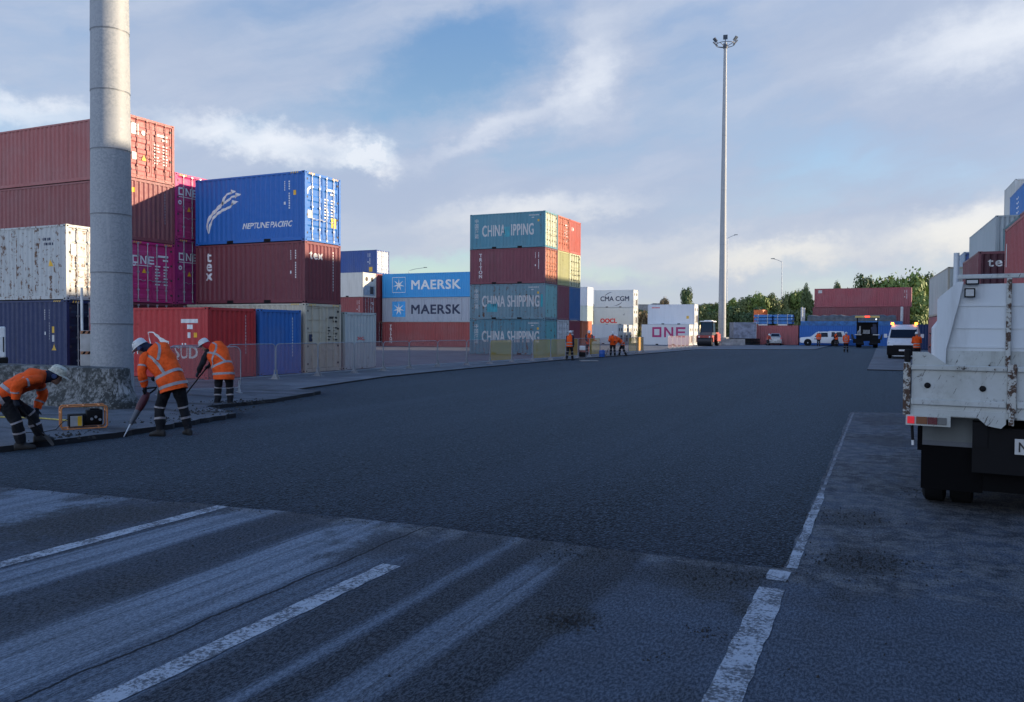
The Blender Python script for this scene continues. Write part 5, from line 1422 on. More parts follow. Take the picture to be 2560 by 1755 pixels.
# ================================================================ crowd barriers
def mesh_fill(name, rgb, a):
    def fn(q):
        p = OBJ(q); x, y, z = q.sep(p)
        wx = q.math('PINGPONG', q.math('MULTIPLY', x, 1.0), 0.025); wz = q.math('PINGPONG', z, 0.025)
        q.put(q.b.inputs['Alpha'], a)
        q.put(q.b.inputs['Base Color'], q.mix(q.noise(p, 3, 3), rgb, tuple(c * .8 for c in rgb)))
    return mat(name, rgb, .8, fn=fn)
M['fence'] = simple("dull_galvanised_tube", (.30, .315, .33), .5, .3)
MF = {'r': mesh_fill("pinkish_fence_netting", (.40, .20, .19), .34), 'y': mesh_fill("yellow_fence_netting", (.66, .42, .06), .56), 'f': mesh_fill("faint_fence_netting", (.42, .22, .18), .22), 'o': mesh_fill("orange_yellow_fence_netting", (.50, .28, .07), .85)}
def barrier_master(w, kind):
    t = bpy.data.objects.new("fence_panel", None); COL.objects.link(t)
    b = MB(); h, r = 1.28, .16; pts = []
    for cx_, cz_, a0 in ((w / 2 - r, h - r, 0), (-w / 2 + r, h - r, 90), (-w / 2 + r, .12 + r, 180), (w / 2 - r, .12 + r, 270)):
        pts += [(cx_ + r * cos(R(a0 + 90 * k / 5)), 0, cz_ + r * sin(R(a0 + 90 * k / 5))) for k in range(6)]
    b.tube(pts, .015, 8, closed=True)
    b.build("frame", M['fence'], t, 40)
    b = MB(); b.quad([(-w / 2 + .03, 0, .16), (w / 2 - .03, 0, .16), (w / 2 - .03, 0, h - .02), (-w / 2 + .03, 0, h - .02)])
    b.build("netting", MF[kind], t)
    for s in (-1, 1):
        b = MB(); xx = s * (w / 2 - .04)
        b.box(xx - .03, xx + .03, -.26, .26, 0, .012)
        b.prism([(-.15, .012), (.15, .012), (.03, .20), (-.03, .20)], xx - .006, xx + .006, 'x')
        b.cyl((xx, 0, .01), (xx, 0, .34), .024, n=8)
        b.build("foot", M['fence'], t, 40)
    return t
masters = {}
def fence(label, x0, y0, x1, y1, kind, z=0.0, group=None):
    w = math.hypot(x1 - x0, y1 - y0) - .05; k = (round(w, 2), kind)
    if k not in masters: masters[k] = t = barrier_master(w, kind)
    else: t = copy_tree(masters[k])
    t.location = ((x0 + x1) / 2, (y0 + y1) / 2, z); t.rotation_euler = (0, 0, atan2(y1 - y0, x1 - x0))
    tag(t, label, "barrier", group)
GF = "galvanised barriers along the left kerb"
fence("barrier standing apart, nearest, behind the worker in the black sleeved vest", -17.55, 15.65, -16.35, 17.55, 'r', .045, GF)
line_ = [(-20.35, 18.7), (-20.2, 21.0), (-20.1, 23.3), (-20.0, 25.6), (-19.95, 27.9), (-20.05, 30.2), (-20.15, 32.5), (-19.95, 34.8), (-19.55, 37.1), (-19.35, 39.4), (-19.1, 41.7), (-18.8, 44.0), (-18.6, 46.3), (-18.5, 48.6),
         (-18.5, 50.9), (-18.5, 53.2), (-18.5, 55.5), (-18.5, 57.8), (-18.45, 60.1), (-18.45, 62.4), (-18.45, 64.7), (-18.5, 67.0)]
names = ["barrier behind the worker with crossed tape, in front of the SUD container", "barrier in front of the bright red ribbed end wall", "barrier in front of the blue ribbed end wall", "barrier in front of the cream container doors", "barrier in front of the pale grey green container",
         "barrier in front of the brown red forty footer, next to the grey green container", "third barrier in front of the brown red forty footer's base", "barrier in front of the right end of the brown red forty footer", "barrier in front of the left end of the bottom CHINA SHIPPING container",
         "yellow netted barrier in front of the bottom CHINA SHIPPING container", "pinkish barrier in the middle of the bottom CHINA SHIPPING container", "yellow netted barrier at the right end of the bottom CHINA SHIPPING container", "yellow netted barrier just left of the walking worker", "pinkish barrier just right of the walking worker",
         "pinkish barrier behind the plate compactor", "yellow netted barrier right of the compactor worker", "pinkish barrier behind the blue drum", "pinkish barrier behind the shovel", "pinkish barrier behind the two workers in orange", "pinkish barrier right of the bending worker",
         "bright yellow netted barrier, last but one before the gap"]
kinds = "rrrrrrrrryryyyryrrryoo"
for k in range(len(line_) - 1):
    fence(names[k], *line_[k], *line_[k + 1], kinds[k], 0.0, GF)
for k in range(6):
    fence("faint far barrier in front of the magenta ONE reefer", -19.0 - k * .1, 77.5 + k * 2.3, -19.1 - k * .1, 79.8 + k * 2.3, 'f', 0.0, "far barriers by the magenta lettered reefer")

# ================================================================ tools and machines near the crew
x, y = at(207, 14.5)
t = thing("generator", "portable generator in an orange tube frame on the concrete slab", "generator", (x, y, .045), view_rz(x, y) + .10)
MO = simple("orange_tube_paint", (.62, .22, .06), .5, 0, .25, 12); b = MB()
for yy in (-.20, .20):
    pts = []
    for cx_, cz_, a0 in ((.38, .42, 0), (-.38, .42, 90), (-.38, .07, 180), (.38, .07, 270)): pts += [(cx_ + .06 * cos(R(a0 + 90 * k / 4)), yy, cz_ + .06 * sin(R(a0 + 90 * k / 4))) for k in range(5)]
    b.tube(pts, .016, 8, closed=True)
for xx, zz in ((-.44, .35), (.44, .35), (-.3, .48), (.3, .48), (-.3, .01), (.3, .01), (0, .48)): b.cyl((xx, -.2, zz + .0), (xx, .2, zz), .014, n=8)
b.build("tube_frame", MO, t, 40)
b = MB(); b.box(-.30, .0, -.16, .16, .05, .30); b.cyl((-.05, 0, .18), (.36, 0, .18), .13, n=18); b.box(.05, .36, -.15, .15, .18, .38); b.box(.12, .30, -.10, .10, .38, .41); b.build("engine", M['black'], t, 40, .012)
b = MB(); b.box(-.27, -.04, -.168, -.162, .06, .28); b.build("control_panel", simple("pale_panel", (.42, .42, .40), .5), t)
b = MB(); b.box(-.13, -.05, -.172, -.169, .07, .27); b.build("warning_label", M['yellow_ink'], t)
for xx, zz in ((.14, .20), (.22, .24), (.30, .18)):
    b = MB(); b.cyl((xx, -.165, zz), (xx, -.19, zz), .028, n=12); b.build("engine_knob", M['galv'], t, 40)
b = MB(); b.tube([(-.30, -.1, .22), (-.42, -.2, .16), (-.55, -.3, .03), (-.85, -.5, .012), (-1.1, -.35, .012)], .008, 6); b.build("power_lead", M['black'], t, 40); t.scale = (.82, .82, .84)
# breaker, worker's feet frame
t = thing("jackhammer", "dark red electric breaker held by the bending worker, its chisel on the cut edge", "jackhammer", (x2, y2, ROAD_Z), view_rz(x2, y2))
top = V(-.34, .27, .80); tip = V(-.74, -.02, .02); dr = (tip - top).normalized()
MRd = simple("dark_red_tool_paint", (.075, .012, .018), .55)
b = MB(); Limb([top + dr * .06, top + dr * .15, top + dr * .32, top + dr * .42], [.042, .066, .070, .050], 4).add(b, n=14); b.build("motor_housing", MRd, t, 40)
b = MB(); Limb([top + dr * .42, top + dr * .55, top + dr * .68], [.052, .045, .034], 3).add(b, n=12); b.build("barrel", M['dgrey'], t, 40)
b = MB(); b.cyl(top + dr * .66, tip, .018, .008, 10); b.build("chisel", M['galv'], t, 40)
b = MB(); sd = V(.55, .8, 0).normalized(); b.tube([top + dr * .1 - sd * .05, top - sd * .17, top - sd * .17 - dr * .03, top + sd * .17 - dr * .03, top + sd * .17, top + dr * .1 + sd * .05], .015, 8); b.build("handle", M['black'], t, 40)
def long_tool(name, label, cat, x, y, z, top, tip, head='shovel', mt=None):
    t = thing(name, label, cat, (x, y, z), view_rz(x, y)); d_ = (tip - top).normalized()
    b = MB(); b.cyl(top, tip - d_ * .2, .016, n=8); b.build("shaft", mt or M['dgrey'], t, 40)
    sdv = d_.cross(V(0, 0, 1)).normalized(); nv = sdv.cross(d_).normalized()
    b = MB()
    if head == 'shovel':
        b.rings([[tip - d_ * l + sdv * w * cos(a) + nv * (.006 * sin(a) + h_) for a in [2 * pi * k / 10 for k in range(10)]] for l, w, h_ in ((.26, .02, 0), (.22, .09, .012), (.10, .11, .014), (.02, .09, .008), (0, .03, 0))])
    else:
        b.box(-.28, .28, -.012, .012, -.05, .03, 0, Matrix.Translation(tip)); 
    b.build("blade" if head == 'shovel' else "rake_head", M['dgrey'], t, 40)
long_tool("rake", "asphalt rake held by the worker with crossed back tape", "rake", x3, y3, ROAD_Z, V(-.30, .36, 1.02), V(-1.02, .10, .05), 'rake', M['black'])
long_tool("shovel", "dark shovel held low by the stooping worker at far left", "shovel", x1, y1, ROAD_Z, V(-.14, -.20, .80), V(.36, -.02, .07), 'shovel', M['black'])
xs_, ys_ = at(1513, 56.5)
long_tool("shovel", "shovel standing tilted between the blue drum and the two workers", "shovel", xs_, ys_, ROAD_Z, V(.22, .1, .62), V(0, 0, .0), 'shovel', M['black'])
b = MB(); b.tube([(-18.5, 9.6, .065), (-16.6, 10.2, .065), (-15.0, 10.6, .065), (-13.75, 10.55, .065)], .014, 8)
tag(b.build("air_hose", MG['yellow'], None, 40), "thin yellow hose lying on the slab behind the generator", "hose")

x, y = at(1456, 51.5)
t = thing("plate_compactor", "plate compactor with a white water tank and black engine on the kerb", "compactor", (x, y, .0), view_rz(x, y))
b = MB(); b.prism([(-.26, .10), (-.20, .0), (.20, .0), (.26, .10), (.24, .12), (-.24, .12)], -.3, .3, 'y'); b.build("base_plate", M['dgrey'], t)
b = MB(); b.box(-.17, .17, -.16, .16, .14, .44); b.cyl((-.2, -.02, .30), (.20, -.02, .30), .13, n=14); b.build("engine", M['black'], t, 40, .01)
b = MB(); b.box(-.19, .19, -.12, .14, .56, .84); b.build("water_tank", M['white_ink'], t, None, .04)
b = MB(); b.tube([(-.2, .1, .15), (-.22, .35, .6), (-.22, .6, .95), (.22, .6, .95), (.22, .35, .6), (.2, .1, .15)], .018, 8); b.build("handle", M['dgrey'], t, 40)
x, y = at(1472, 49.5)
b = MB(); b.box(-.55, .55, -.35, .35, 0, .05); o = tag(b.build("concrete_cover", MC2, None, None, .01, (x, y, ROAD_Z)), "pale square cover lying flat beside the plate compactor", "cover"); o.rotation_euler = (0, 0, .5)
x, y = at(1505, 56.0)
t = thing("plastic_drum", "small blue plastic drum on the kerb behind the shovel", "drum", (x, y, 0)); b = MB(); b.lathe([(.0, 0), (.19, 0), (.20, .03), (.20, .20), (.21, .22), (.20, .24), (.20, .42), (.16, .46), (.0, .46)], 18); b.build("barrel", simple("blue_plastic", (.02, .10, .38), .45), t, 40)
b = MB(); b.cyl((.08, 0, .46), (.08, 0, .50), .04, n=10); b.build("cap", M['black'], t, 40)

# ---------------------------------------------------------------- tandem roller
def wheel(b, c, ax, r, w, n=24):
    ax = Vector(ax).normalized(); c = Vector(c); b.cyl(c - ax * w / 2, c + ax * w / 2, r, n=n)
def tyre(parent, c, r, w, rimr=.58, ax=(1, 0, 0), rimm=None, name="wheel"):
    ax = Vector(ax); c = Vector(c); u = ax.orthogonal().normalized(); v = ax.cross(u)
    b = MB(); rg = []
    for o_, k in ((-w / 2, rimr), (-w / 2, .90), (-w * .38, 1.0), (w * .38, 1.0), (w / 2, .90), (w / 2, rimr), (w * .3, rimr * .96)):
        rg.append([c + ax * o_ + (u * cos(a) + v * sin(a)) * r * k for a in [2 * pi * q / 28 for q in range(28)]])
    b.rings(rg, 0, True, False)
    wh = b.build(name, M['black'], parent, 35)
    b = MB(); b.cyl(c - ax * w * .36, c + ax * w * .36, r * rimr, n=20); b.cyl(c - ax * w * .46, c + ax * w * .46, r * .20, n=12)
    for k in range(6):
        a = 2 * pi * k / 6; q = c + (u * cos(a) + v * sin(a)) * r * .38; b.cyl(q - ax * w * .38, q + ax * w * .38, r * .07, n=6)
    b.build("rim", rimm or M['galv'], wh, 40)
    return wh
x, y = at(1763, 97)
t = thing("road_roller", "red road roller with a dark glass cab and a black drum facing the camera", "road roller", (x, y, 0))
MRR = simple("faded_red_machine_paint", (.34, .055, .045), .5, 0, .3); MGL = mat("dark_cab_glass", (.030, .06, .085), .06, 0, .35)
b = MB(); wheel(b, (0, 0, .60), (1, 0, 0), .60, 1.68, 40); b.build("front_drum", simple("drum_steel", (.022, .024, .030), .45, .4), t, 40)
b = MB(); b.box(-.92, .92, -.55, .65, .98, 1.28); b.box(-.98, -.86, -.25, .25, .5, 1.1); b.box(.86, .98, -.25, .25, .5, 1.1); b.build("drum_yoke", MRR, t, None, .03)
for s in (-1, 1):
    b = MB(); b.cyl((s * .62, -.56, 1.10), (s * .62, -.60, 1.10), .09, n=14); b.build("headlight", M['white_ink'], t, 40)
b = MB(); b.prism([(-.75, 1.28), (.75, 1.28), (.80, 1.62), (-.80, 1.62)], .3, 2.5, 'y'); b.build("front_hood", M['dgrey'], t, None, .03)
b = MB(); b.prism([(-.72, 1.62), (.72, 1.62), (.66, 2.88), (-.66, 2.88)], .9, 2.5, 'y'); b.build("cab_glass", MGL, t)
b = MB()
for s in (-1, 1):
    for yy in (.88, 2.46): b.rings([[(s * .74 + dx, yy + dy, 1.62) for dx, dy in ((-.04, 0), (.04, 0), (.04, .07), (-.04, .07))], [(s * .68 + dx, yy + dy, 2.88) for dx, dy in ((-.04, 0), (.04, 0), (.04, .07), (-.04, .07))]])
b.build("cab_pillar", M['black'], t)
b = MB(); b.box(-.80, .80, .75, 2.65, 2.88, 3.02); b.box(-.4, .5, 1.2, 2.2, 3.02, 3.10); b.build("cab_roof", M['white_ink'], t, None, .03)
b = MB(); b.box(-.85, .85, 2.5, 4.4, .70, 1.65); b.build("engine_cover", MRR, t, None, .06)
for s in (-1, 1): tyre(t, (s * .70, 3.6, .58), .58, .42)
b = MB(); b.box(.86, 1.02, 2.3, 4.3, .55, 1.45); b.build("side_panel", MRR, t, None, .03)

# ---------------------------------------------------------------- asphalt paver
x, y = at(2167, 92)
t = thing("asphalt_paver", "asphalt paver with a yellow edged canopy and black hopper wings", "paver", (x, y, 0))
for s in (-1, 1):
    b = MB(); b.prism([(-.1, .35), (.3, .02), (3.6, .02), (4.0, .35), (3.6, .78), (.3, .78)], s * .62, s * 1.12, 'x'); b.build("track", M['black'], t, None, .03)
    b = MB(); b.prism([(s * .45, .65), (s * 1.55, .95), (s * 1.62, 1.52), (s * 1.50, 1.52), (s * 1.35, 1.05), (s * .45, .75)], -1.6, .6, 'y'); b.build("hopper_wing", simple("black_worn_paint", (.014, .015, .018), .55), t)
    b = MB(); b.box(s * .85 - .55, s * .85 + .55, -1.72, -1.60, .55, 1.0); b.build("hopper_apron", M['under'], t, None, .02)
    b = MB(); b.cyl((s * .25, -1.95, .45), (s * 1.1, -1.95, .45), .13, n=14); b.build("push_roller", M['under'], t, 40)
    b = MB(); b.box(s * .95 - .35, s * .95 + .35, .62, .70, 1.42, 1.52); b.build("step_edge", M['galv'], t)
    for yy in (1.1, 3.0):
        b = MB(); b.box(s * 1.08 - .04, s * 1.08 + .04, yy - .04, yy + .04, 1.5, 3.42); b.build("canopy_post", M['under'], t)
b = MB(); b.box(-1.15, 1.15, .7, 3.8, .75, 1.55); b.box(-.5, .35, .68, 1.2, 1.55, 2.1); b.build("engine_body", M['under'], t, None, .04)
b = MB()
for k in range(5): b.box(-.42, .28, .665, .678, 1.60 + k * .09, 1.64 + k * .09)
b.build("radiator_grille", M['galv'], t)
b = MB(); b.box(.40, 1.0, .9, 1.6, 1.55, 2.35); b.box(.55, .95, 1.8, 2.3, 1.9, 2.7); b.build("operator_seat", M['navy_ink'], t, None, .05)
b = MB(); b.cyl((-.75, .9, 1.55), (-.75, .9, 2.45), .07, n=10); b.tube([(-.75, .9, 2.0), (-.95, .8, 1.8), (-.95, .8, 1.5)], .06, 8); b.build("exhaust_pipe", M['galv'], t, 40)
b = MB(); b.box(-1.05, 1.05, 2.6, 2.7, 1.5, 2.9); b.build("dark_back_panel", M['under'], t)  # dark panel added as a backing under the canopy
b = MB(); b.box(-1.27, 1.27, .6, 3.5, 3.42, 3.52); b.build("canopy", M['under'], t, None, .02)
b = MB(); b.box(-1.28, 1.28, .56, .60, 3.40, 3.62); b.build("canopy_edge", simple("yellow_canopy_edge", (.58, .42, .14), .5), t)
b = MB(); b.box(-.25, .25, .52, .56, 3.44, 3.60); b.build("red_beacon", mat("lit_red_lens", (.7, .03, .02), .4, emit=((1, .05, .03), 1.6)), t)
b = MB(); b.cyl((.92, .54, 3.22), (.92, .48, 3.22), .07, n=12); b.build("work_lamp", mat("lit_work_lamp", (.8, .8, .8), .3, emit=((1, 1, 1), 1.2)), t, 40)
# ---------------------------------------------------------------- van
MW = simple("white_vehicle_paint", (.60, .62, .64), .28, 0, .05, 1.0, .6)
MVG = mat("vehicle_glass", (.008, .013, .026), .08, 0, .22)
AMB = mat("lit_amber_beacon", (.9, .25, .02), .3, emit=((1, .22, .02), 6.0))
x, y = at(2258, 55)
t = thing("van", "white high roofed van facing the camera with two amber beacons lit", "van", (x, y, 0), R(-3))
def car_shell(secs, m_=0):
    b = MB(); b.rings(secs); return b
def vsec(y, z0, z1, w0, w1, wt, zb):
    """cross section at y: sill z0, belt zb, top z1"""
    return [(-w0, y, z0), (-w1, y, zb), (-wt, y, z1 - .08), (-wt + .12, y, z1), (wt - .12, y, z1), (wt, y, z1 - .08), (w1, y, zb), (w0, y, z0)]
b = MB(); b.rings([vsec(.0, .30, .95, .86, .88, .80, .7), vsec(.10, .25, 1.12, .98, .99, .88, .9), vsec(.42, .25, 1.40, 1.0, 1.0, .93, 1.2), vsec(.95, .25, 2.10, 1.0, 1.0, .84, 1.4), vsec(1.35, .25, 2.32, 1.0, 1.0, .80, 1.4), vsec(5.0, .25, 2.34, 1.0, 1.0, .80, 1.4), vsec(5.3, .30, 2.2, .98, .98, .78, 1.4)])
b.build("body", MW, t, 45)
b = MB(); b.quad([(-.86, .40, 1.405), (.86, .40, 1.405), (.78, .90, 2.0), (-.78, .90, 2.0)]); b.quad([(-.84, .435, 1.44), (.84, .435, 1.44), (.775, .885, 1.985), (-.775, .885, 1.985)])
b.v = [(p[0], p[1] - .012, p[2] + .012) for p in b.v]; b.build("windscreen", MVG, t)
b = MB(); b.box(-1.0, 1.0, -.08, .22, .24, .90); b.build("bumper", M['under'], t, None, .05)
b = MB(); b.box(-.62, .62, -.012, .03, .86, .93); b.build("grille", M['under'], t)
b = MB(); b.box(-.64, .64, -.02, .03, .80, .85); b.build("grille_trim", M['galv'], t)
for s in (-1, 1):
    b = MB(); b.quad([(s * .58, .018, .90), (s * .90, .10, .93), (s * .93, .17, 1.10), (s * .66, .10, 1.05)]); b.v = [(p[0], p[1] - .02, p[2]) for p in b.v]; b.build("headlight", M['lampglass'], t)
    b = MB(); b.box(s * 1.13 - .10, s * 1.13 + .10, .62, .72, 1.42, 1.68); b.cyl((s * .95, .7, 1.5), (s * 1.08, .68, 1.52), .02, n=6); b.build("wing_mirror", MW, t, None, .03)
    for yy in (.95, 4.1): tyre(t, (s * .86, yy, .35), .35, .22)
    b = MB(); b.cyl((s * .74, 1.30, 2.33), (s * .74, 1.30, 2.47), .10, .085, 14); b.build("beacon", AMB, t, 40)
b = MB(); b.box(-.26, .26, -.085, -.072, .52, .64); b.build("number_plate", M['white_ink'], t)
b = MB(); b.box(-.66, .66, -.09, -.05, .18, .22); b.build("bumper_bar", M['galv'], t)
# ---------------------------------------------------------------- pickup
x, y = at(2055, 103)
t = thing("pickup_truck", "white double cab pickup with a canopy parked side on at the far end", "pickup", (x, y, 0), R(8))
b = MB()
def psec(x_, z0, zb, z1, w, wt): return [(x_, -w, z0), (x_, -w, zb), (x_, -wt, z1), (x_, wt, z1), (x_, w, zb), (x_, w, z0)]
b.rings([psec(-2.65, .45, .80, .95, .80, .74), psec(-2.5, .38, .88, 1.05, .88, .80), psec(-1.35, .36, 1.02, 1.14, .90, .84), psec(-.65, .36, 1.08, 1.70, .90, .70), psec(-.35, .36, 1.08, 1.78, .90, .68), psec(.7, .36, 1.08, 1.80, .90, .68), psec(.85, .36, 1.08, 1.86, .90, .76), psec(2.45, .36, 1.08, 1.84, .90, .76), psec(2.62, .45, 1.08, 1.40, .88, .80)])
b.build("body", MW, t, 40)
for a0, a1, t0, t1 in ((-.95, -.28, -.55, -.25), (-.20, .62, -.20, .58)):
    b = MB(); b.quad([(a0, -.905, 1.12), (a1, -.905, 1.12), (t1, -.735, 1.66), (t0, -.735, 1.66)]); b.build("window", MVG, t)
b = MB(); b.quad([(1.0, -.912, 1.14), (2.3, -.912, 1.14), (2.15, -.79, 1.74), (1.05, -.79, 1.74)]); b.v = [(p[0], p[1] - .01, p[2]) for p in b.v]; b.build("canopy_window", MVG, t)
for xx in (-1.75, 1.45):
    for s in (-1, 1): tyre(t, (xx, s * .80, .38), .38, .24, .60, (0, 1, 0))
    b = MB(); b.cyl((xx, -.89, .42), (xx, -.908, .42), .46, n=24); b.build("wheel_arch", M['under'], t, 40)
b = MB(); b.box(2.62, 3.35, -.78, .78, .78, .86); b.build("tailgate", MW, t, None, .02)
b = MB(); b.quad([(-1.0, -.907, .82), (-.4, -.907, .82), (-.4, -.907, .92), (-1.0, -.907, .92)]); b.build("door_stripe", M['navy_ink'], t)
# ---------------------------------------------------------------- small silver car
x, y = at(1938, 104.5)
t = thing("small_car", "small silver hatchback seen end on in front of the dusty red container", "car", (x, y, 0), view_rz(x, y))
b = MB(); b.rings([vsec(0, .30, 1.0, .72, .76, .68, .7), vsec(.1, .25, 1.2, .80, .80, .66, .85), vsec(.55, .22, 1.52, .80, .80, .56, .9), vsec(2.0, .22, 1.54, .80, .80, .56, .9), vsec(2.7, .22, .98, .80, .80, .70, .9), vsec(3.5, .3, .8, .70, .70, .6, .7)]); b.build("body", simple("silver_paint", (.30, .31, .32), .3, .4), t, 45)
b = MB(); b.quad([(-.52, .08, 1.15), (.52, .08, 1.15), (.46, .46, 1.46), (-.46, .46, 1.46)]); b.v = [(p[0], p[1] - .03, p[2] + .015) for p in b.v]; b.build("rear_window", MVG, t)
for s in (-1, 1):
    tyre(t, (s * .68, .6, .28), .28, .18); tyre(t, (s * .68, 2.8, .28), .28, .18)
    b = MB(); b.box(s * .70 - .06, s * .70 + .06, -.02, .05, .78, 1.02); b.build("tail_light", M['red_ink'], t)
b = MB(); b.box(-.2, .2, -.012, .0, .62, .72); b.build("number_plate", M['white_ink'], t)

# ---------------------------------------------------------------- loads on the far row
def on_row(s, back, z): p = P0 + fd * s + fn_ * back; return (p.x, p.y, z)
for k, s in enumerate((-4.55, -2.0)):
    t = thing("steel_bundle", ("left" if k == 0 else "right") + " one of two strapped blue steel bundles on the dusty red container", "bundle", on_row(s, 1.2, STD), FR)
    mb_ = simple("blue_steel_section", (.030, .16, .42), .45, 0, .2)
    for q in range(3):
        b = MB(); z0 = .18 + q * .44; b.prism([(-.95, z0), (.95, z0), (1.02, z0 + .10), (1.02, z0 + .24), (.95, z0 + .36), (-.95, z0 + .36), (-1.02, z0 + .24), (-1.02, z0 + .10)], -1.15, -.75, 'y'); b.prism([(-.95, z0), (.95, z0), (1.02, z0 + .2), (.95, z0 + .36), (-.95, z0 + .36), (-1.02, z0 + .2)], -.7, .9, 'y')
        b.box(-1.15, 1.15, -1.12, .9, z0 + .02, z0 + .34); b.build("steel_section", mb_, t, None, .02)
    for xx in (-.62, .62):
        b = MB(); b.box(xx - .03, xx + .03, -1.19, .93, .14, 1.46); b.build("strap", M['galv'], t)
    b = MB(); b.box(-.6, .6, -1.1, -.9, 0, .14); b.box(-.6, .6, .6, .8, 0, .14); b.build("skid", M['white_ink'], t)
t = thing("orange_crate", "orange ribbed steel crate catching the sun behind the blue steel bundles", "crate", on_row(-5.2, 1.9, STD), R(-22))
b = MB(); b.box(-.65, .65, -.65, .65, 0, 2.1)
for k in range(4): b.box(-.62 + k * .36, -.48 + k * .36, -.70, -.65, .05, 2.05); b.box(.65, .70, -.62 + k * .36, -.48 + k * .36, .05, 2.05)
b.build("body", simple("orange_crate_paint", (.70, .16, .03), .5), t)
t = thing("flat_rack", "blue flat rack with pale end posts and grey tarpaulin load at the far end", "flat rack", on_row(6.3, 1.2, STD), FR)
b = MB(); b.box(-6.0, 6.0, -1.2, 1.2, 0, .55); 
for k in range(13): b.box(-5.9 + k * .97, -5.75 + k * .97, -1.225, -1.2, 0.02, .53)
b.build("deck", simple("worn_blue_deck", (.03, .13, .32), .6, 0, .35), t)
for s in (-1, 1):
    for yy in (-1.05, 1.05):
        b = MB(); b.box(s * 5.9 - .12, s * 5.9 + .12, yy - .12, yy + .12, .55, 2.35); b.build("end_post", M['galv'], t, None, .02)
b = MB(); ring_ = []
for k in range(30):
    xx = -5.2 + k * .36; h_ = .75 + .25 * mnoise.noise(V(k * .4, 3, 0)) + .12 * mnoise.noise(V(k * 1.3, 7, 0))
    ring_.append([(xx, -1.1 - .06 * mnoise.noise(V(k * .9, 1, 0)), .55), (xx, -1.02 + .1 * mnoise.noise(V(k * .8, 5, 0)), .55 + h_ * .7), (xx, -.6, .55 + h_), (xx, .6, .60 + h_), (xx, 1.05, .55 + h_ * .6), (xx, 1.1, .55)])
b.rings(ring_); b.build("tarpaulin", simple("grey_tarpaulin", (.075, .085, .095), .6, 0, .4, 2, .5, .3), t, 60)
x, y = at(1857, 108)
t = thing("tarped_container", "grey tarped box container raised on black packs beside the tall mast", "container", (x, y, 0), R(22))
b = MB(); b.box(-1.5, 1.4, -1.2, 1.2, .85, 2.95)
for k in range(9): b.box(-1.45 + k * .34, -1.38 + k * .34, -1.22, -1.2, .9, 2.9)
b.build("body", simple("grey_blue_tarp", (.20, .225, .29), .6, 0, .35, 2), t, None, .03)
b = MB(); b.box(1.4, 1.46, -1.15, 1.15, .85, 2.98); b.build("end_panel", M['white_ink'], t)
for k in range(4):
    b = MB(); b.box(-1.4 + .0, 2.0, -1.1, 1.1, .02 + k * .21, .19 + k * .21); b.build("pack_layer", M['black'], t, None, .02)

# ---------------------------------------------------------------- truck at the right
def truckpaint(q):
    p = OBJ(q); f = q.noise(p, 9.0, 7, 0.75); big = q.noise(p, 1.4, 5, 0.6); sc = q.noise(q.mapping(p, rot=(0, R(25), 0), sc=(.030, .5, .22)), 1.0, 6, .75); st = q.noise(q.scale(p, (9, 9, .8)), 1, 5, .65)
    c = q.mix(q.mr(big, .3, .7), (.48, .51, .50), (.38, .40, .37)); c = q.mix(q.mr(q.noise(p, 4.5, 6, .7), .5, .75, 0, .6), c, (.20, .19, .16))
    c = q.mix(q.mr(st, .52, .72, 0, .45), c, (.27, .27, .24)); c = q.mix(q.mr(sc, .605, .63), c, (.07, .065, .06)); c = q.mix(q.mr(f, .63, .655), c, (.035, .028, .024))
    q.put(q.b.inputs['Base Color'], c); q.put(q.b.inputs['Roughness'], q.mr(f, .3, .7, .4, .7)); q.put(q.b.inputs['Normal'], q.bump(q.noise(p, 3, 3), .25, .02))
def rustmetal(q):
    p = OBJ(q); f = q.noise(p, 14.0, 6, 0.72)
    q.put(q.b.inputs['Base Color'], q.mix(q.mr(f, .46, .54), (.44, .45, .42), q.mix(q.noise(p, 30, 3), (.030, .020, .015), (.10, .05, .028)))); q.b.inputs['Roughness'].default_value = .75
MT = mat("scratched_white_tray_paint", rough=.5, fn=truckpaint); MRU = mat("chipped_rusty_steel", rough=.75, fn=rustmetal)
def cleanwhite(q):
    p = OBJ(q); f = q.noise(p, 12.0, 6, .7); st = q.noise(q.scale(p, (4, 4, .6)), 1, 5, .65)
    c = q.mix(q.mr(st, .45, .75), (.55, .59, .61), (.45, .48, .49)); c = q.mix(q.mr(f, .69, .71), c, (.09, .08, .07))
    q.put(q.b.inputs['Base Color'], c); q.b.inputs['Roughness'].default_value = .45
MHB = mat("white_headboard_paint", rough=.45, fn=cleanwhite)
t = thing("tipper_truck", "white tipper truck with a scratched rusty tailgate, cut off by the right edge", "truck", (.175, 9.2, 0), R(-5.0))
b = MB(); b.box(.03, 2.07, .0, 2.7, .99, 1.06); b.box(.02, 2.08, -.012, .06, 1.0, 1.10); b.build("tray_floor", MT, t)
tg = MB(); tg.box(.075, 2.03, -.02, .025, 1.10, 1.50).build  # panel
tgo = tg.build("tailgate", MT, t, None, .004)
b = MB(); b.box(.07, .90, -.045, -.0195, 1.455, 1.505); b.box(.985, 2.03, -.045, -.0195, 1.455, 1.505); b.box(.07, .90, -.04, -.0195, 1.105, 1.165); b.box(.985, 2.03, -.04, -.0195, 1.105, 1.165); b.build("rail", MT, tgo, None, .008)
b = MB(); b.box(.905, .98, -.055, -.005, 1.06, 1.53); b.box(.92, .965, -.065, -.0, .94, 1.06); b.build("centre_post", MRU, tgo, None, .006)
b = MB(); b.prism([(.08, 1.505), (.40, 1.505), (.27, 1.60), (.22, 1.635), (.08, 1.635)], -.018, .012, 'y'); b.build("corner_plate", MT, tgo)
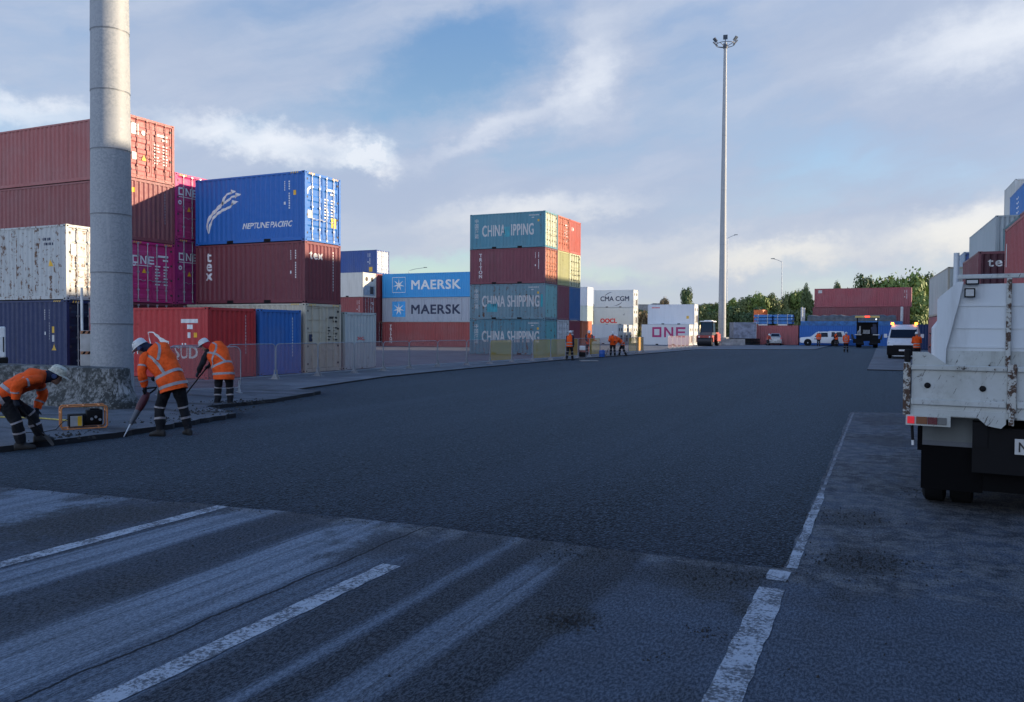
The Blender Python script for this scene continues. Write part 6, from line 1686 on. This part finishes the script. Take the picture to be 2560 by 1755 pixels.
for xx, zz in ((.22, 1.30), (.70, 1.285)):
    b = MB(); b.lathe([(.022, 0), (.030, .008), (.016, .016)], 12, M=Matrix.Translation((xx, -.02, zz)) @ Matrix.Rotation(pi / 2, 4, 'X')); b.build("rubber_stop", M['black'], tgo, 40)
for xx, zz in ((.80, 1.475), (.875, 1.475), (.80, 1.185), (.875, 1.185)):
    b = MB(); b.cyl((xx, -.045, zz), (xx, -.055, zz), .010, n=8); b.build("bolt", MRU, tgo, 40)
b = MB(); b.prism([(.03, 1.0), (2.07, 1.0), (2.07, 1.06), (.03, 1.06)], -.03, -.013, 'y'); b.prism([(.66, 1.0), (.74, .925), (.86, .905), (.90, .95), (.90, 1.0)], -.028, .01, 'y'); b.build("rear_sill", MT, t)
for xx in (0.0, 2.035):
    b = MB(); b.box(xx, xx + .068, -.05, .05, .99, 1.53); b.build("corner_post", MRU, t, None, .01)
    b = MB(); b.box(xx + .005, xx + .063, -.04, .04, 1.53, 1.66); b.build("post_cap", M['black'], t, None, .015)
b = MB(); b.box(.03, .43, -.05, .04, .895, 1.0); lh = b.build("lamp_box", MT, t)
for a, c_, m_ in ((.045, .110, mat("lit_red_lamp", (.75, .02, .03), .3, emit=((1, .02, .04), .12))), (.125, .225, simple("amber_lens", (.16, .055, .018), .25)), (.228, .315, simple("dark_red_lens", (.10, .012, .018), .25)), (.318, .395, simple("clear_lens", (.13, .135, .13), .2))):
    b = MB(); b.box(a, c_, -.062, -.049, .912, .985); b.build("lamp_lens", m_, lh, None, .004)
b = MB(); b.cyl((.085, .0, .90), (.095, -.01, .74), .014, n=8); b.build("dangling_hose", M['black'], t, 40); b = MB(); b.cyl((.095, -.01, .74), (.098, -.012, .69), .013, n=8); b.build("hose_end", M['white_ink'], t, 40)
b = MB(); b.box(.17, .70, .25, .30, .70, .98); b.build("splash_panel", simple("grey_green_panel", (.11, .125, .125), .6), t)
b = MB(); b.box(.17, .70, .24, .26, .67, .72); b.build("flap_bar", M['dgrey'], t)
for s in (.17, 1.40):
    b = MB(); b.box(s - .01, s + .55, .26, .275, .215, .68); b.build("mud_flap", mat("mud_flap_rubber", (.004, .004, .0045), .9, 0, .1), t)
for s in (.27, .53, 1.57, 1.83): tyre(t, (s, .85, .41), .41, .22)
for s in (.35, 1.75): tyre(t, (s, 3.6, .41), .41, .24)
b = MB(); b.box(.62, .75, .05, 4.6, .70, .95); b.box(1.35, 1.48, .05, 4.6, .70, .95); b.box(.3, 1.8, .78, .92, .35, .48); b.box(.62, 1.48, .06, .14, .45, .9); b.box(.75, 1.35, .5, 1.4, .4, .8); b.build("chassis", M['under'], t)
b = MB(); b.box(.12, 1.98, .32, 2.6, .60, .985); b.box(.72, 1.38, .2, .9, .25, .6); b.build("underbody_shade_filler", mat("underbody_shade_black", (.005, .005, .0055), .9, 0, .1), t)  # dark boxes added below the tray to keep sky light out from under it
b = MB(); b.box(.975, 1.335, -.035, -.02, .665, .815); pl = b.build("number_plate", simple("pale_plate", (.50, .50, .48), .45), t, None, .004)
me = text_bm("NE", .135, .012, 0, .85); 
for v in me.verts: v.co = Vector((1.0 + v.co.x, -.0375, .692 + v.co.y))
m2 = bpy.data.meshes.new("plate_lettering"); me.to_mesh(m2); me.free(); m2.materials.append(M['black_ink']); link("plate_lettering", m2, pl)
# headboard
hy = 2.62
b = MB(); b.prism([(.26, 1.0), (1.84, 1.0), (1.84, 2.30), (1.64, 2.44), (.46, 2.44), (.42, 2.2), (.30, 1.62), (.26, 1.55)], hy, hy + .04, 'y'); hb = b.build("headboard", MHB, t)
for zz in (1.64, 1.88, 2.16):
    b = MB(); b.prism([(.30 + max(0, (zz - 1.6)) * .24, zz), (1.80 - max(0, (zz - 1.6)) * .24, zz), (1.80 - max(0, (zz - 1.6)) * .24, zz + .03), (.30 + max(0, (zz - 1.6)) * .24, zz + .03)], hy - .014, hy, 'y'); b.build("plank_lip", MHB, hb)
b = MB(); b.box(.30, 1.8, hy - .012, hy - .001, 1.06, 1.60); b.build("scuffed_board", MT, hb)
b = MB(); b.prism([(.22, 1.2), (.22, 2.28), (.43, 2.47), (.49, 2.47), (.44, 2.20), (.31, 1.62), (.30, 1.2)], hy - .06, hy - .015, 'y'); b.prism([(hy - .05, 1.2), (hy - .05, 2.26), (hy + .45, 2.1), (hy + .45, 1.2)], .20, .22, 'x'); b.build("side_cheek", MHB, t)
b = MB(); b.box(.42, 1.72, hy - .05, hy + .02, 2.505, 2.56); b.build("top_rail", MT, t, None, .01)
for xx in (.955, 1.60): 
    b = MB(); b.box(xx, xx + .055, hy - .075, hy - .016, 1.1, 2.505); b.build("upright", MRU if xx < 1 else MT, t, None, .006)
b = MB(); b.cyl((.40, hy + .25, 1.2), (.40, hy + .25, 2.86), .035, n=12); b.build("exhaust_stack", MHB, t, 40)
for q in ((.51, .66, 2.43, 2.50), (.50, .62, 2.27, 2.385)):
    b = MB(); b.box(q[0], q[1], hy - .10, hy - .05, q[2], q[3]); wl = b.build("work_light", M['black'], t, None, .008)
    b = MB(); b.box(q[0] + .015, q[1] - .015, hy - .106, hy - .1, q[2] + .015, q[3] - .015); b.build("lens", simple("frosted_lens", (.42, .44, .44), .3), wl)
b = MB(); b.rings([[(.12, 3.0, .6), (1.98, 3.0, .6), (1.98, 3.0, 1.9), (1.80, 3.0, 2.15), (.30, 3.0, 2.15), (.12, 3.0, 1.9)], [(.12, 4.5, .6), (1.98, 4.5, .6), (1.98, 4.5, 1.5), (1.84, 4.2, 2.15), (.26, 4.2, 2.15), (.12, 4.5, 1.5)]]); b.build("cab", MW, t, None, .04)
b = MB(); b.quad([(.118, 3.35, 1.4), (.118, 4.3, 1.4), (.118, 4.2, 1.88), (.118, 3.35, 1.88)]); b.build("cab_window", MVG, t)
# ================================================================ bank, road on top, trees and bushes
def soil(q):
    p = POS(q); q.put(q.b.inputs['Base Color'], q.mix(q.noise(p, .8, 5, .65), (.035, .045, .020), (.10, .085, .05))); q.b.inputs['Roughness'].default_value = .95
MS = mat("grassy_bank", rough=.95, fn=soil)
cdir = V(-sin(CAM_YAW), cos(CAM_YAW), 0); rdir = V(cos(CAM_YAW), sin(CAM_YAW), 0)
def cv(r_, d_, z): q = rdir * r_ + cdir * d_; return (q.x, q.y, z)
b = MB(); rg = []
for k in range(40):
    r_ = -60 + k * 6.0
    h_ = 5.2 + .4 * mnoise.noise(V(k * .3, 0, 0))
    rg.append([cv(r_, 128 + 2 * mnoise.noise(V(k * .5, 2, 0)), -.1), cv(r_, 137, 3.4 + mnoise.noise(V(k * .6, 4, 0))), cv(r_, 146, h_), cv(r_, 165, h_), cv(r_, 166, -.2)])
b.rings(rg, 0, False, False); tag(b.build("bank", MS, None, 60), kind='structure')
b = MB(); b.box(-26, 34, 0, .35, 0, 1.2); b.box(-26, 34, -.05, .40, 1.2, 1.32)
o = tag(b.build("parapet_wall", MC2, None, None, 0, cv(24, 147, 5.2)), "long grey parapet wall along the road on top of the bank", "wall"); o.rotation_euler = (0, 0, CAM_YAW)
for lab, u, col in (("grey saloon car passing behind the parapet above the white reefers", 1640, (.22, .23, .25)), ("pale car passing behind the parapet left of the tall mast", 1768, (.42, .45, .48)), ("dark van roof passing behind the parapet right of the bushes", 1990, (.06, .065, .07))):
    r_ = (u - 1280) / 2037.5 * 151; t = thing("passing_car", lab, "car", cv(r_, 151, 5.35), CAM_YAW)
    b = MB(); pr = [(-2.2, .35), (2.2, .35), (2.25, .8), (1.95, .95), (1.35, 1.0), (.75, 1.45), (-.75, 1.48), (-1.5, 1.0), (-2.15, .85)]; b.prism(pr, -.85, .85, 'y'); b.build("body", simple("passing_car_paint", col, .3, .2), t, 30)
    b = MB(); b.quad([(1.15, -.855, 1.0), (.66, -.855, 1.38), (.05, -.855, 1.40), (.05, -.855, 1.0)]); b.quad([(-.05, -.855, 1.0), (-.05, -.855, 1.40), (-.68, -.855, 1.40), (-1.2, -.855, 1.0)]); b.build("window", MVG, t)
    for xx in (-1.35, 1.35): tyre(t, (xx, -.75, .33), .33, .2, .6, (0, 1, 0))
def leafmat(name, a, b_):
    def fn(q):
        p = OBJ(q); n = q.noise(p, .9, 4, .6); f = q.noise(p, 6, 2, .6)
        q.put(q.b.inputs['Base Color'], q.mix(q.mr(q.math('ADD', q.math('MULTIPLY', n, .7), q.math('MULTIPLY', f, .3)), .38, .62), a, b_))
        q.b.inputs['Roughness'].default_value = .6; q.b.inputs['Specular IOR Level'].default_value = .3
    return mat(name, a, .6, fn=fn)
ML = [leafmat("dark_leaves", (.055, .090, .036), (.11, .15, .05)), leafmat("olive_leaves", (.095, .125, .040), (.18, .20, .07)), leafmat("bright_leaves", (.095, .155, .035), (.21, .26, .06)), leafmat("dry_tussock", (.11, .085, .045), (.20, .15, .08))]
MBK = simple("bark", (.06, .045, .035), .9)
def crown_mesh(seed, n, lob, tall=1.0, leaf=.19):
    r = random.Random(seed); b = MB()
    L_ = [(V(r.uniform(-.55, .55), r.uniform(-.55, .55), r.uniform(.30, .95) * tall), r.uniform(.26, .46)) for _ in range(lob)] + [(V(0, 0, .55 * tall), .55)]
    for k in range(n):
        c, rad = L_[r.randrange(len(L_))]
        dv = V(r.gauss(0, 1), r.gauss(0, 1), r.gauss(0, 1)).normalized(); p = c + dv * rad * (r.random() ** .28) * r.uniform(.85, 1.08)
        if p.z < .02: p.z = abs(p.z) + .03
        nn = (dv + V(r.uniform(-.7, .7), r.uniform(-.7, .7), r.uniform(-.3, .9))).normalized(); u = nn.orthogonal().normalized(); v = nn.cross(u); a = r.uniform(0, pi)
        u, v = u * cos(a) + v * sin(a), v * cos(a) - u * sin(a); s = leaf * r.uniform(.45, 1.0) * .5
        b.quad([p - u * s, p + v * s * .55, p + u * s, p - v * s * .55])
    return b
def trunk_mesh(seed, tall=1.0):
    r = random.Random(seed); b = MB(); b.tube([(0, 0, -.15), (.02, .01, .2 * tall), (.0, .03, .5 * tall)], [.06, .05, .03], 7)
    for k in range(4):
        a = r.uniform(0, 6.3); b.tube([(0, .01, .15 * tall + k * .07), (.2 * cos(a), .2 * sin(a), .4 * tall + k * .05), (.36 * cos(a), .36 * sin(a), .62 * tall + k * .05)], [.03, .02, .01], 5)
    return b
crowns = [crown_mesh(50 + k, 3200, 9 + k, (1.0, 1.15, .85, 1.3)[k]).mesh("crown", [DUMMY]) for k in range(4)]
trunks = [trunk_mesh(70 + k, (1.0, 1.15, .85, 1.3)[k]).mesh("trunk", [MBK], 50) for k in range(4)]
def plant(name, label, r_, d_, z, w, h, k, m, group, cat="bush"):
    t = thing(name, label, cat, cv(r_, d_, z), random.Random(int(r_ * 13 + d_)).uniform(0, 6.2), group); t.scale = (w / 2, w / 2, h / (1.15 * (1.0, 1.15, .85, 1.3)[k]))
    setm(link("crown", crowns[k], t), m); link("trunk", trunks[k], t)
rp = random.Random(17)
GB = "bushes covering the bank"
# (u px, distance, base z, width, height, crown, leaves, label)
row = []
for k in range(25):
    u = 1712 + k * 17.5 + rp.uniform(-6, 6)
    row.append((u, rp.uniform(128, 138), 0.2 + rp.uniform(0, 1.0), rp.uniform(4.0, 6.0), rp.uniform(3.6, 5.0), rp.randrange(4), ML[rp.choice((0, 0, 1))]))
for k in range(22):
    u = 1720 + k * 20 + rp.uniform(-8, 8)
    row.append((u, rp.uniform(139, 144), 3.0 + rp.uniform(0, .8), rp.uniform(3.6, 5.4), rp.uniform(3.4, 4.9) * (.66 if u < 1830 else 1.08), rp.randrange(4), ML[rp.choice((0, 1, 1, 2))]))
for k in range(9):
    row.append((1596 + k * 15 + rp.uniform(-4, 4), rp.uniform(138, 143), 2.8 + rp.uniform(0, .5), rp.uniform(3.0, 4.2), rp.uniform(1.9, 2.8), rp.randrange(4), ML[rp.choice((0, 1, 1))]))
for u, d_, z, w, h, k, m in row:
    plant("bush", "dense green bush on the bank between the tall mast and the far red container", (u - 1280) / 2037.5 * d_, d_, z, w, h, k, m, GB)
def single(label, u, d_, z, w, h, k, m, name="tree", cat="tree"): plant(name, label, (u - 1280) / 2037.5 * d_, d_, z, w, h, k, m, None, cat)
single("round bush standing up against the sky left of the tall mast", 1711, 141, 3.6, 3.2, 5.2, 1, ML[0], "bush", "bush")
single("small sparse reddish tree above the parapet, over the plain white reefer", 1655, 143, 3.9, 2.4, 3.4, 2, ML[3])
single("narrow upright tree just left of the far red container", 2016, 132, 2.6, 2.4, 7.2, 3, ML[0])
single("small dark tree poking above the left of the far red container", 2090, 136, 3.0, 2.6, 6.5, 1, ML[0])
single("low tree tops above the middle of the far red container", 2130, 138, 3.0, 4.0, 6.2, 0, ML[1])
single("dark rounded tree above the right half of the far red container", 2165, 132, 2.0, 5.0, 8.3, 1, ML[0])
single("olive rounded tree above the right end of the far red container", 2198, 130, 2.0, 5.0, 8.6, 0, ML[1])
single("largest bright green tree right of the far red container", 2252, 128, 1.0, 9.6, 9.3, 2, ML[2])
single("bright green tree lower down, right of the far red container's end post", 2275, 122, 0.0, 7.0, 7.2, 2, ML[2])
single("rounded bright tree between the far red container and the largest tree", 2225, 127, 1.0, 7.6, 8.8, 2, ML[2])
single("dark tree beside the pale cream container's far edge", 2318, 134, 1.5, 6.0, 9.0, 1, ML[0])
single("low leafy bush behind the navy container", 2292, 116, 0.0, 4.5, 4.6, 0, ML[2], "bush", "bush")
for k, (u, w, h) in enumerate(((1608, 3.2, 5.0), (1618, 2.6, 3.6), (1628, 2.4, 4.6))):
    t_ = ("tall dry grassy clump right of the lettered reefers", "low dry clump between the two reefer stacks", "dry clump close beside the plain white reefer")[k]
    single(t_, u, 124 - k * 6, 0.0, w, h, k, ML[3], "tussock", "plant")
for k in range(5):
    b = MB(); r = random.Random(90 + k)
    for q in range(26):
        a = r.uniform(0, 6.3); h_ = r.uniform(1.2, 2.6); o_ = r.uniform(.2, .9); p0_ = V(r.uniform(-.3, .3), r.uniform(-.3, .3), 0); sd = V(-sin(a), cos(a), 0) * .07
        m1 = p0_ + V(cos(a) * o_ * .4, sin(a) * o_ * .4, h_ * .7); e1 = p0_ + V(cos(a) * o_, sin(a) * o_, h_)
        b.quad([p0_ - sd, p0_ + sd, m1 + sd, m1 - sd]); b.quad([m1 - sd, m1 + sd, e1])
    x, y = at(1600 + k * 9, 119 - k * 2)
    tag(b.build("flax_plant", ML[3] if k % 2 else ML[1], None, None, 0, (x, y, 0)), "spiky flax plant with long pale leaves between the two reefer stacks", "plant", "flax plants between the reefer stacks")
